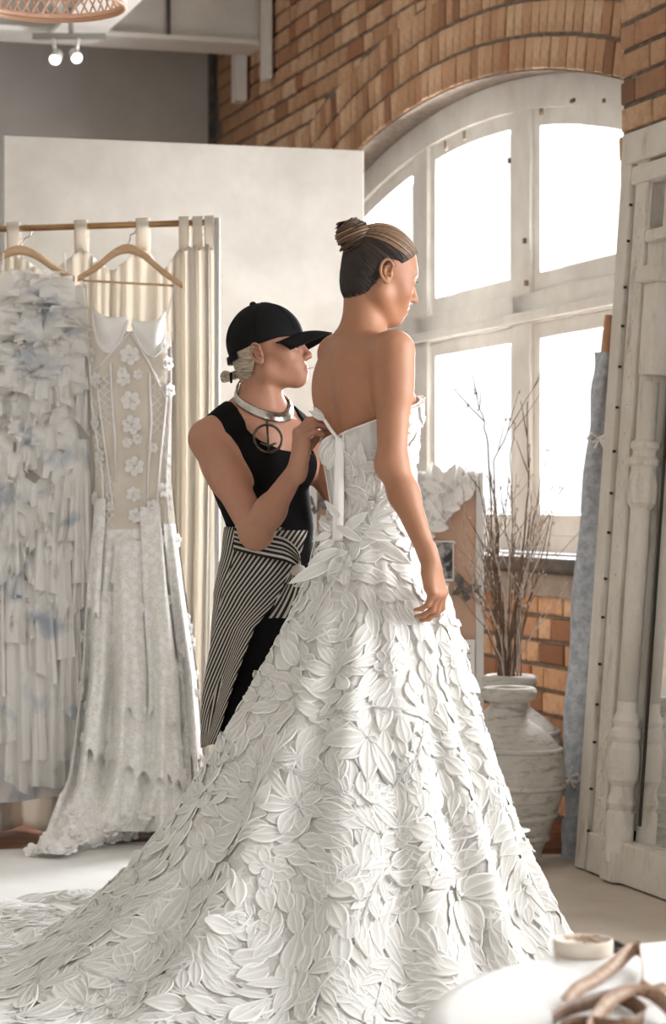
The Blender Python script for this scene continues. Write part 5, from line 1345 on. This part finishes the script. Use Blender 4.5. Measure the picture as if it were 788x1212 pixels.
# necklace: silver collar and ring pendant
pmat('silver', (206, 202, 196), (170, 165, 158), 60, .22, metallic=1.0); pmat('dark_metal', (112, 102, 90), (70, 62, 54), 60, .35, metallic=.9)
nc = empty('collar_necklace', Fnk, 0, 'wide silver collar necklace with a ring pendant on the dressmaker', 'necklace')
ringc = at(311, 481, 6.01); nx = at(335, 472, 5.99)-at(287, 474, 6.02)
def collar(a):
    dirv = (ff*math.cos(a)+rf*math.sin(a)); base = Fnk+UP*(.022-.050*math.cos(a)); lo_, hi_ = .03, .11
    for _ in range(16):
        m_ = (lo_+hi_)/2
        if float(SF.ev(np.array([base+dirv*m_], np.float32))[0]) < .0045: lo_ = m_
        else: hi_ = m_
    return base+dirv*hi_
cp = [collar(-PI+2*PI*i/72) for i in range(73)]
for _ in range(4): cp = [cp[0]]+[(cp[i-1]+cp[i]*2+cp[i+1])/4 for i in range(1, 72)]+[cp[72]]
def colf(u, v):
    i = u*72; k = min(int(i), 71); p = cp[k].lerp(cp[k+1], i-k); o_ = (p-(Fnk-ff*.006)); o_.z = 0; o_.normalize(); a = v*2*PI
    w = .0115*(1+.3*math.cos(u*2*PI+PI)); return p+UP*w*math.sin(a)*.9+o_*(.0035*math.cos(a)+.4*w*-math.sin(a))
MB().grid(colf, 96, 10).build('collar', 'silver', nc, sm=True)
pp = at(317, 519, 0+5.9); 
lo_ = 5.80
for Yq in np.linspace(5.75, 6.1, 120):
    p = at(317, 519, Yq)
    if float(SF.ev(np.array([p], np.float32))[0]) < .02: break
pp = p; nrm = (Vector((.25, -.93, .25))).normalized(); e1 = nrm.cross(UP).normalized(); e2 = e1.cross(nrm)
MB().tube([pp+(e1*math.cos(i*PI/16)+e2*math.sin(i*PI/16))*.036 for i in range(32)], .0036, 8, closed=True).build('ring_pendant', 'dark_metal', nc, sm=True)
MB().tube([pp+e2*.045, pp+e2*.0, pp-e2*.034], .003, 8).build('pendant_bar', 'dark_metal', nc, sm=True)
MB().tube([pp-e2*.012-e1*.02, pp-e2*.02, pp-e2*.012+e1*.02], .0028, 8).build('pendant_bar', 'dark_metal', nc, sm=True)
# pin held in her lips, ring on her finger
o = MB().tube([HF.w(.094, -.003, -.0597), HF.w(.118, -.006, -.060)], .0009, 6).build('dressmaking_pin', 'steel'); tag(o, 'steel pin held between the lips of the dressmaker', 'pin')
# ================================================================== THE GOWN
def cloth_mat(name, plain, corded, trans, net=False):
    t = NT(name); a = t.n('ShaderNodeAttribute', attribute_name='cord'); co = t.coord('Object')
    n = t.noise(420, 3, .6, co); n2 = t.noise(16, 4, .6, co)
    af = a.outputs['Fac']
    if net:
        vo = t.n('ShaderNodeTexVoronoi', feature='DISTANCE_TO_EDGE'); vo.inputs['Scale'].default_value = 34; t.l(co, vo.inputs['Vector']); af = t.math('MAXIMUM', af, t.math('LESS_THAN', vo.outputs[0], .08)); n = af
    c = t.mix(af, t.ramp(n2, [(.3, lin(plain)), (.7, lin(tuple(min(255, q+5) for q in plain)))]), lin(corded)); t.col(c); t.set(Roughness=.8, Specular_IOR_Level=.3); t.bump(n, .25, .001)
    tl = t.n('ShaderNodeBsdfTranslucent'); t.l(c, tl.inputs[0]); ms = t.n('ShaderNodeMixShader')
    f = t.math('MULTIPLY', t.math('SUBTRACT', 1.0, a.outputs['Fac']), trans); t.l(f, ms.inputs[0])
    t.l(t.b.outputs[0], ms.inputs[1]); t.l(tl.outputs[0], ms.inputs[2]); t.l(ms.outputs[0], t.out.inputs[0]); return t.m
cloth_mat('gown_base', (226, 222, 215), (244, 242, 238), .22, True); cloth_mat('gown_leaf', (232, 229, 223), (248, 247, 244), .28)
GC = Vector((.085, 5.72, 0))
ZK = [1.10, 1.02, .93, .80, .65, .48, .30, .12, .022, .018]
PROF = {0: [.115, .14, .18, .22, .255, .30, .36, .44, .53, .55], -45: [.11, .14, .18, .23, .29, .36, .44, .53, .62, .64], -90: [.10, .13, .17, .24, .33, .43, .54, .66, .76, .80],
        -135: [.10, .13, .165, .23, .32, .43, .57, .76, .98, 1.25], -180: [.11, .125, .15, .21, .285, .37, .50, .70, .93, 1.5], 135: [.11, .13, .16, .20, .26, .33, .42, .55, .72, 1.3],
        90: [.10, .12, .16, .20, .26, .32, .40, .46, .54, .58], 45: [.11, .13, .17, .21, .255, .30, .36, .43, .5, .52]}
NP_, NV = 720, 260
phis = np.linspace(-270, 90, NP_+1)
keys = np.array([-315, -270, -225, -180, -135, -90, -45, 0, 45, 90, 135]); prof = np.array([PROF[45], PROF[90], PROF[135], PROF[-180], PROF[-135], PROF[-90], PROF[-45], PROF[0], PROF[45], PROF[90], PROF[135]])
def catmull(x, xs, ys):
    i = np.clip(np.searchsorted(xs, x)-1, 1, len(xs)-3); t = ((x-xs[i])/(xs[i+1]-xs[i]))[:, None]
    a, b, c, d = ys[i-1], ys[i], ys[i+1], ys[i+2]
    return .5*(2*b+(c-a)*t+(2*a-5*b+4*c-d)*t*t+(3*b-a-3*c+d)*t**3)
PR = catmull(phis, keys.astype(float), prof)                       # radius at each key level
lev = np.linspace(0, 1, len(ZK)); vv = np.linspace(0, 1, NV+1)
def levels(v):  # smooth interpolation over levels
    x = v*(len(ZK)-1); i = np.clip(x.astype(int), 0, len(ZK)-2); return i, x-i
def cr1(arr, x):
    n = arr.shape[-1]; i = np.clip(x.astype(int), 0, n-2); t = x-i; g = lambda k: arr[..., np.clip(k, 0, n-1)]
    a, b, c, d = g(i-1), g(i), g(i+1), g(i+2); return .5*(2*b+(c-a)*t+(2*a-5*b+4*c-d)*t*t+(3*b-a-3*c+d)*t**3)
RG = cr1(PR, vv*(len(ZK)-1)); ZG = np.maximum(cr1(np.array(ZK), vv*(len(ZK)-1)), .018)[None, :].repeat(NP_+1, 0)
ridges = [(-97, 7, 1.0), (-120, 8, 1.05), (-143, 7, .9), (-163, 8, .8), (-184, 8, .7), (-205, 9, .7), (-77, 6, .7), (-58, 6, .75), (-38, 6, .7), (-17, 6, .65), (5, 6, .7), (28, 8, .6), (52, 8, .6), (75, 8, .6), (-230, 9, .6), (-252, 9, .6)]
Fd = np.full(NP_+1, -.38)
for c_, w_, h_ in ridges:
    d = (phis-c_+180) % 360-180; Fd += h_*np.where(d < 0, np.exp(-(d/(w_*.85))**2), np.exp(-(d/(w_*1.25))**2))
amp = .012+.085*np.clip((1.0-ZG[0])/.95, 0, 1)**1.25
flat = np.clip((vv-.86)/.1, 0, 1)
amp = amp*(1-.55*flat)
drift = 0
RG = RG+Fd[:, None]*amp[None, :]*np.clip((vv-.06)/.15, 0, 1)[None, :]
ph = np.radians(phis)[:, None]
RG = RG+.008*np.sin(ph*23+vv[None, :]*9)*np.clip(vv*2-.3, 0, 1)[None, :]
ZG = ZG+np.clip(Fd, 0, 1)[:, None]*.028*flat[None, :]+.012*np.abs(np.sin(ph*17))*flat[None, :]
G = np.stack([GC.x+RG*np.cos(ph), GC.y+RG*np.sin(ph), ZG], -1)          # (phi, v, xyz)
# even spacing down each column
seg = np.linalg.norm(np.diff(G, axis=1), axis=-1); cumL = np.concatenate([np.zeros((NP_+1, 1)), np.cumsum(seg, 1)], 1)
for i in range(NP_+1):
    tgt = np.linspace(0, cumL[i, -1], NV+1); G[i] = np.stack([np.interp(tgt, cumL[i], G[i, :, k]) for k in range(3)], -1)
def normals(G):
    du = np.gradient(G, axis=0); dv = np.gradient(G, axis=1); n = np.cross(du, -dv); n /= np.maximum(np.linalg.norm(n, axis=-1, keepdims=True), 1e-9); return du, dv, n
dG_u, dG_v, NG = normals(G)
flipN = np.sign((NG*(G-np.array(GC)*np.array((1, 1, 0))-np.array((0, 0, .3)))).sum(-1, keepdims=True)); NG = np.where((NG[..., 2:3] < -.2), -NG, NG)
rad = np.stack([np.cos(ph).repeat(NV+1, 1), np.sin(ph).repeat(NV+1, 1), np.full_like(RG, .35)], -1); NG = np.where((NG*rad).sum(-1, keepdims=True) < 0, -NG, NG)
class Surf:
    def __init__(s, G, N_): s.G = G; s.N = N_; s.nu, s.nv = G.shape[0]-1, G.shape[1]-1
    def samp(s, A, u, v):
        u = np.clip(u, 0, s.nu-1e-4); v = np.clip(v, 0, s.nv-1e-4); i = u.astype(int); j = v.astype(int); a = (u-i)[..., None]; b = (v-j)[..., None]
        return A[i, j]*(1-a)*(1-b)+A[i+1, j]*a*(1-b)+A[i, j+1]*(1-a)*b+A[i+1, j+1]*a*b
    def jac(s, u, v):
        """parameter change for one metre down the cloth and one metre around it"""
        e = .8; u = min(max(u, e), s.nu-e-1e-3); v = min(max(v, e), s.nv-e-1e-3)
        p = s.samp(s.G, np.array([u+e, u-e, u, u]), np.array([v, v, v+e, v-e])); Su = (p[0]-p[1])/(2*e); Sv = (p[2]-p[3])/(2*e)
        e1 = Sv/np.linalg.norm(Sv); e2 = Su-e1*(Su@e1); l2 = np.linalg.norm(e2)+1e-9; e2 /= l2
        # Su = (Su.e1) e1 + l2 e2 ; Sv = |Sv| e1
        lv = np.linalg.norm(Sv)+1e-9
        return 1/lv, 1/l2, -(Su@e1)/(lv*l2)      # dv per e1, du per e2, dv per e2
SK = Surf(G, NG)


qs = np.array([[i*(NV+1)+j, (i+1)*(NV+1)+j, (i+1)*(NV+1)+j+1, i*(NV+1)+j+1] for i in range(NP_) for j in range(NV)])
gown = quad_object('gown', G.reshape(-1, 3)-0.003*NG.reshape(-1, 3), qs, 'gown_base', bride, {'cord': np.zeros(G.shape[0]*G.shape[1])})
gown['label'] = 'strapless white gown covered in raised leaf and petal lace'
# ---- leaf templates: (along, across, height, cord)
def template(kind, nt=8):
    ac = [-1, -.86, -.7, -.12, 0, .12, .7, .86, 1]; hh = [0, .0036, .0008, .0012, .0030, .0012, .0008, .0036, 0]; cd = [.8, 1, 0, 0, .9, 0, 0, 1, .8]
    if kind == 'round': hh[4] = .002; cd[4] = 0
    T = []
    for i in range(nt+1):
        t = i/nt
        if kind == 'leaf': w = math.sin(PI*min(1, t*.98+.01)**.8)**.85
        elif kind == 'petal': w = math.sin(PI*(t*.96+.02)**1.35)**.7
        else: w = math.sqrt(max(0.0, 1-(2*t-1)**2))+.02
        for a, h_, c_ in zip(ac, hh, cd): T.append((t, a*w, h_*(.35+.65*min(1, w*2)), c_))
    F_ = [(i*9+k, i*9+k+1, (i+1)*9+k+1, (i+1)*9+k) for i in range(nt) for k in range(8)]
    return np.array(T), np.array(F_)
TPL = {k: template(k) for k in ('leaf', 'petal', 'round')}
R = random.Random(101)
leaves = []      # (surf, u, v, angle, L, W, kind, h0, lift, bend)
def leaf(S_, u, v, ang, L, Wd, kind='leaf', h0=None, lift=None, bend=None):
    leaves.append((S_, u, v, ang, L, Wd, kind, R.uniform(.001, .006) if h0 is None else h0, ((R.uniform(.006, .022) if R.random() < .07 else R.uniform(0, .0025)) if lift is None else lift), R.uniform(-.35, .35) if bend is None else bend))
def step(S_, u, v, ang, d):
    k1, k2, k3 = S_.jac(u, v); return u+math.sin(ang)*d*k2, v+math.cos(ang)*d*k1+math.sin(ang)*d*k3
def frond(S_, u, v, ang, L, n, sz):
    curve = R.uniform(-.9, .9); a = ang; d = L/n
    for i in range(n):
        s = sz*(1-.45*i/n)
        leaf(S_, u, v, a, d*1.25, .0028, 'leaf', .005, 0, 0)
        for sg in (-1, 1):
            b = a+sg*R.uniform(.55, .95); u2, v2 = step(S_, u, v, b, .004); leaf(S_, u2, v2, b, s*R.uniform(.85, 1.15), s*R.uniform(.19, .26), 'leaf', bend=-sg*R.uniform(0, .5))
        u, v = step(S_, u, v, a, d); a += curve/n
        if not (1 < v < S_.nv-2): return
    leaf(S_, u, v, a, sz*.9, sz*.22, 'leaf')
def flower(S_, u, v, n, sz, spread=2*PI, ang0=None, lift=.006):
    a0 = R.uniform(0, 6.3) if ang0 is None else ang0
    for i in range(n):
        a = a0+(i/(n if spread > 6 else max(1, n-1))-.5)*spread+R.uniform(-.08, .08); u2, v2 = step(S_, u, v, a, sz*.10)
        leaf(S_, u2, v2, a, sz*R.uniform(.85, 1.12), sz*R.uniform(.2, .28), R.choice(('petal', 'petal', 'leaf')), lift=R.random()**1.5*lift)
    for i in range(3): leaf(S_, *step(S_, u, v, R.uniform(0, 6), .008), R.uniform(0, 6), .02, .009, 'round', .007, .002, 0)
def berries(S_, u, v, n, r):
    leaf(S_, u, v, 0, 2*r, r, 'round', lift=0)
    for i in range(n):
        a = 2*PI*i/n; u2, v2 = step(S_, u, v, a, 1.15*r); leaf(S_, u2, v2, a, 2*r, r, 'round', .003, .001, 0)
# area-weighted random points of the skirt, denser on the side in view
area = np.linalg.norm(np.cross(dG_u, dG_v), axis=-1); wgt = area.copy(); wgt[(phis > 25) | (phis < -225)] *= .18
wgt[:, int(NV*.9):] *= .55
# favour what the camera can see
cum = np.cumsum(wgt.ravel())
def rpt():
    k = int(np.searchsorted(cum, R.random()*cum[-1])); return k//(NV+1)+R.random(), k % (NV+1)+R.random()
class Spread:
    def __init__(s, d): s.d = d; s.g = {}
    def ok(s, p):
        k = tuple(int(math.floor(q/s.d)) for q in p)
        for a in (-1, 0, 1):
            for b in (-1, 0, 1):
                for c in (-1, 0, 1):
                    for q in s.g.get((k[0]+a, k[1]+b, k[2]+c), ()):
                        if (p[0]-q[0])**2+(p[1]-q[1])**2+(p[2]-q[2])**2 < s.d*s.d: return False
        s.g.setdefault(k, []).append(tuple(p)); return True
def spos(u, v): return SK.samp(SK.G, np.array([u]), np.array([v]))[0]
def field(p): return 1.1*math.sin(p[0]*9+p[2]*7)+.9*math.sin(p[0]*4-p[2]*13+2)+.5*math.sin(p[1]*11)
sp = Spread(.0295)
for _ in range(15000):
    u, v = rpt(); p = spos(u, v)
    if not (2 < v < NV-2) or not sp.ok(p): continue
    sc = .72+.4*(1-p[2]/1.1)
    leaf(SK, u, v, field(p)+R.uniform(-.35, .35), R.uniform(.062, .098)*sc, R.uniform(.0175, .026)*sc, R.choice(('leaf', 'leaf', 'petal')), h0=R.uniform(.0003, .002))
sp = Spread(.115)
for _ in range(2200):
    u, v = rpt(); p = spos(u, v)
    if not (6 < v < NV-6) or not sp.ok(p): continue
    k = R.random(); sc = .72+.42*(1-p[2]/1.1)
    if k < .42: frond(SK, u, v, R.gauss(0, .9)+(PI if R.random() < .25 else 0), R.uniform(.14, .26)*sc, R.randint(3, 5), R.uniform(.05, .072)*sc)
    elif k < .80: flower(SK, u, v, R.randint(5, 8), R.uniform(.065, .11)*sc, *((2*PI, None) if R.random() < .55 else (2.2, R.gauss(0, .8))))
    else: berries(SK, u, v, R.randint(5, 6), R.uniform(.010, .015)*sc)
# ---- bodice surface from the torso
PB = 150; ZB = 60; phb = np.linspace(-PI-math.radians(155)+PI-PI, PI-math.radians(155), PB+1)   # starts and ends opposite... covers the full turn
phi_back = math.atan2(-fb.y, -fb.x)
phb = np.linspace(phi_back, phi_back+2*PI, PB+1)
ztop = 1.338-.052*np.cos(phb-phi_back)-.018*np.exp(-((phb-phi_back)/.35)**2)-.018*np.exp(-((phb-phi_back-2*PI)/.35)**2)
def axis_xy(z): return np.interp(z, [waist.z, ribs.z, chest.z], [waist.x, ribs.x, chest.x]), np.interp(z, [waist.z, ribs.z, chest.z], [waist.y, ribs.y, chest.y])
tz = np.linspace(0, 1, ZB+1); GB = np.zeros((PB+1, ZB+1, 3)); z_ = ztop[:, None]+(1.03-ztop[:, None])*tz[None, :]
ax_, ay_ = axis_xy(z_); lo_ = np.full_like(z_, .02); hi_ = np.full_like(z_, .26)
for _ in range(16):
    m_ = (lo_+hi_)/2; P = np.stack([ax_+m_*np.cos(phb)[:, None], ay_+m_*np.sin(phb)[:, None], z_], -1).reshape(-1, 3)
    d = np.concatenate([TORSO.ev(P[i:i+3000]) for i in range(0, len(P), 3000)]).reshape(z_.shape); ins = d < .009
    lo_ = np.where(ins, m_, lo_); hi_ = np.where(ins, hi_, m_)
rB = hi_+.0015*np.sin(phb*40)[:, None]
rB = np.where(z_ < 1.12, np.maximum(rB, .1), rB)
GB = np.stack([ax_+rB*np.cos(phb)[:, None], ay_+rB*np.sin(phb)[:, None], z_], -1)
_, _, NB = normals(GB); radB = np.stack([np.cos(phb)[:, None].repeat(ZB+1, 1), np.sin(phb)[:, None].repeat(ZB+1, 1), np.zeros_like(z_)], -1); NB = np.where((NB*radB).sum(-1, keepdims=True) < 0, -NB, NB)
BS = Surf(GB, NB)
qb_ = np.array([[i*(ZB+1)+j, (i+1)*(ZB+1)+j, (i+1)*(ZB+1)+j+1, i*(ZB+1)+j+1] for i in range(PB) for j in range(ZB)])
bod = quad_object('bodice', GB.reshape(-1, 3), qb_, 'gown_leaf', gown, {'cord': np.full(len(GB.reshape(-1, 3)), .2)}); md = bod.modifiers.new('thickness', 'SOLIDIFY'); md.thickness = .003; md.offset = 1
def bu(deg): return ((math.radians(deg)-phi_back) % (2*PI))/(2*PI)*PB
# seam tubes down the back
for dg in (-152, -141, -120, -178): MB().tube([Vector(BS.samp(GB, np.array([bu(dg)]), np.array([j]))[0])+Vector(BS.samp(NB, np.array([bu(dg)]), np.array([j]))[0])*.002 for j in np.linspace(0, ZB-2, 24)], .0022, 6).build('seam', 'satin_white', gown, sm=True)
MB().tube([Vector(p) for p in GB[:, 0]], .0028, 6).build('neckline_binding', 'satin_white', gown, sm=True)
for _ in range(70):
    dg = R.uniform(-130, 30); v = R.uniform(8, ZB-2); u = bu(dg)
    leaf(BS, u, v, R.gauss(.4, .8), R.uniform(.04, .075), R.uniform(.010, .017), R.choice(('leaf', 'petal')), lift=R.random()*.010)
for dg, v in ((-105, 20), (-85, 38), (-60, 20), (-60, 45), (-30, 25), (-125, 48), (-20, 10), (0, 30)): flower(BS, bu(dg), v, 6, R.uniform(.05, .075), lift=.01)
for dg in (-125, -112, -100, -60, -45, -30, -15, 0, 20, 40): leaf(BS, bu(dg), 3, PI+R.uniform(-.6, .6), .034, .012, 'petal', .004, .012)
for dg in (-135, -120, -108): flower(BS, bu(dg), ZB-6, 6, .09, 2.4, R.uniform(-.6, .6), .02)
# ---- turn leaves into meshes
def realise(ls):
    out = []
    for (S_, u, v, ang, L, Wd, kind, h0, lift, bend) in ls:
        T, F_ = TPL[kind]; k1, k2, k3 = S_.jac(u, v)
        t = T[:, 0]; a = t*L; b = T[:, 1]*Wd+bend*L*.5*(t*t-t*.3)
        da = a*math.cos(ang)-b*math.sin(ang); db = a*math.sin(ang)+b*math.cos(ang)
        uu = u+db*k2; vv_ = v+da*k1+db*k3
        if S_ is BS: uu = np.mod(uu, S_.nu)
        p = S_.samp(S_.G, uu, vv_); n = S_.samp(S_.N, uu, vv_)
        h = h0+T[:, 2]*min(1.0, .5+L*4)+lift*t**2*(1+.25*np.abs(T[:, 1])) + .0015*np.abs(T[:, 1])*t
        p = p+n*h[:, None]; p[:, 2] = np.maximum(p[:, 2], .022)
        out.append((p, F_, T[:, 3], L))
    return out
real = realise(leaves)
def facing(i):
    p = real[i][0][len(real[i][0])//2]; px = 394+p[0]/p[1]*FPX; py = HOR-(p[2]-CAM_H)/p[1]*FPX
    S_, u, v = leaves[i][:3]; n = S_.samp(S_.N, np.array([min(max(u, 0), S_.nu-1)]), np.array([min(max(v, 0), S_.nv-1)]))[0]
    vis = (-5 < px < 793 and -5 < py < 1215) and n@(np.array((0, 0, CAM_H))-p) > 0
    return (real[i][3]*leaves[i][5] if vis and leaves[i][5] > .006 else 0)
sc = sorted(range(len(real)), key=lambda i: -facing(i)); single = set(sc[:296])
bigV, bigF, bigC, off = [], [], [], 0
for i, (p, F_, cd, L) in enumerate(real):
    if i in single:
        o = quad_object('petal' if leaves[i][6] == 'petal' else ('leaf' if leaves[i][6] == 'leaf' else 'lace_disc'), p, F_, 'gown_leaf', gown, {'cord': cd})
    else: bigV.append(p); bigF.append(F_+off); bigC.append(cd); off += len(p)
ap = quad_object('leaf_applique', np.concatenate(bigV), np.concatenate(bigF), 'gown_leaf', gown, {'cord': np.concatenate(bigC)}); ap['kind'] = 'stuff'
# free petals: peplum, the flap in the dressmaker's fingers, edges that stand away
def free(p0, p1, nrm, Wd, kind='leaf', curl=.015, name='petal'):
    T, F_ = TPL[kind]; p0, p1, nrm = Vector(p0), Vector(p1), Vector(nrm).normalized(); d = p1-p0; L = d.length; sd = d.normalized().cross(nrm).normalized(); nrm = sd.cross(d.normalized())
    P = [p0+d*t+sd*a*Wd+nrm*(h*1.0+curl*math.sin(t*PI)+.006*a*a) for t, a, h, c_ in T]
    return quad_object(name, np.array([tuple(q) for q in P]), F_, 'gown_leaf', gown, {'cord': T[:, 3]})
tocam = Vector((-.2, -1, .1))
for a_, b_, W_ in (((398, 664), (341, 691), .022), ((400, 650), (364, 668), .018), ((392, 632), (369, 641), .012), ((392, 628), (376, 616), .010), ((396, 640), (372, 652), .012), ((405, 655), (388, 690), .022), ((418, 652), (412, 700), .024), ((432, 650), (446, 690), .022), ((408, 628), (436, 606), .018), ((440, 612), (470, 580), .014), ((438, 618), (474, 600), .014), ((436, 624), (472, 622), .014), ((430, 630), (466, 640), .016), ((446, 640), (486, 668), .02), ((402, 612), (384, 592), .014), ((398, 622), (430, 642), .016)):
    d0 = 5.60-.0; free(at(*a_, d0+.0), at(*b_, d0-.012), tocam, W_*.72, curl=.008)
# petal flap hanging left of the zip, and the ribbon end pinched by the hand
free(at(400, 516, 5.625), at(382, 550, 5.63), tocam, .019, 'petal', .006); free(at(398, 514, 5.622), at(376, 542, 5.64), tocam, .014, 'leaf', .008); free(at(396, 516, 5.62), at(389, 556, 5.625), tocam, .016, 'petal', .006)
free(at(384, 497, 5.60), at(365, 486, 5.595), tocam, .008, 'leaf', .006); free(at(384, 496, 5.60), at(370, 481, 5.60), tocam, .007, 'leaf', .006)
MB().tube([at(381, 494, 5.60), at(386, 500, 5.598), at(391, 508, 5.603), at(398, 517, 5.612), at(402, 524, 5.614)], .0042, 8).build('button_loop', 'satin_white', gown, sm=True)
# placket strip beside the zip
def plk(u, v):
    p0 = at(397+10*u, 516+4*u, 5.612); p1 = at(393+13*u, 640, 5.615); p = p0.lerp(p1, v); p.y -= .004*math.sin(u*PI); return p
pk = MB().grid(plk, 8, 24).build('placket', 'satin_white', gown, sm=True, solid=.003)
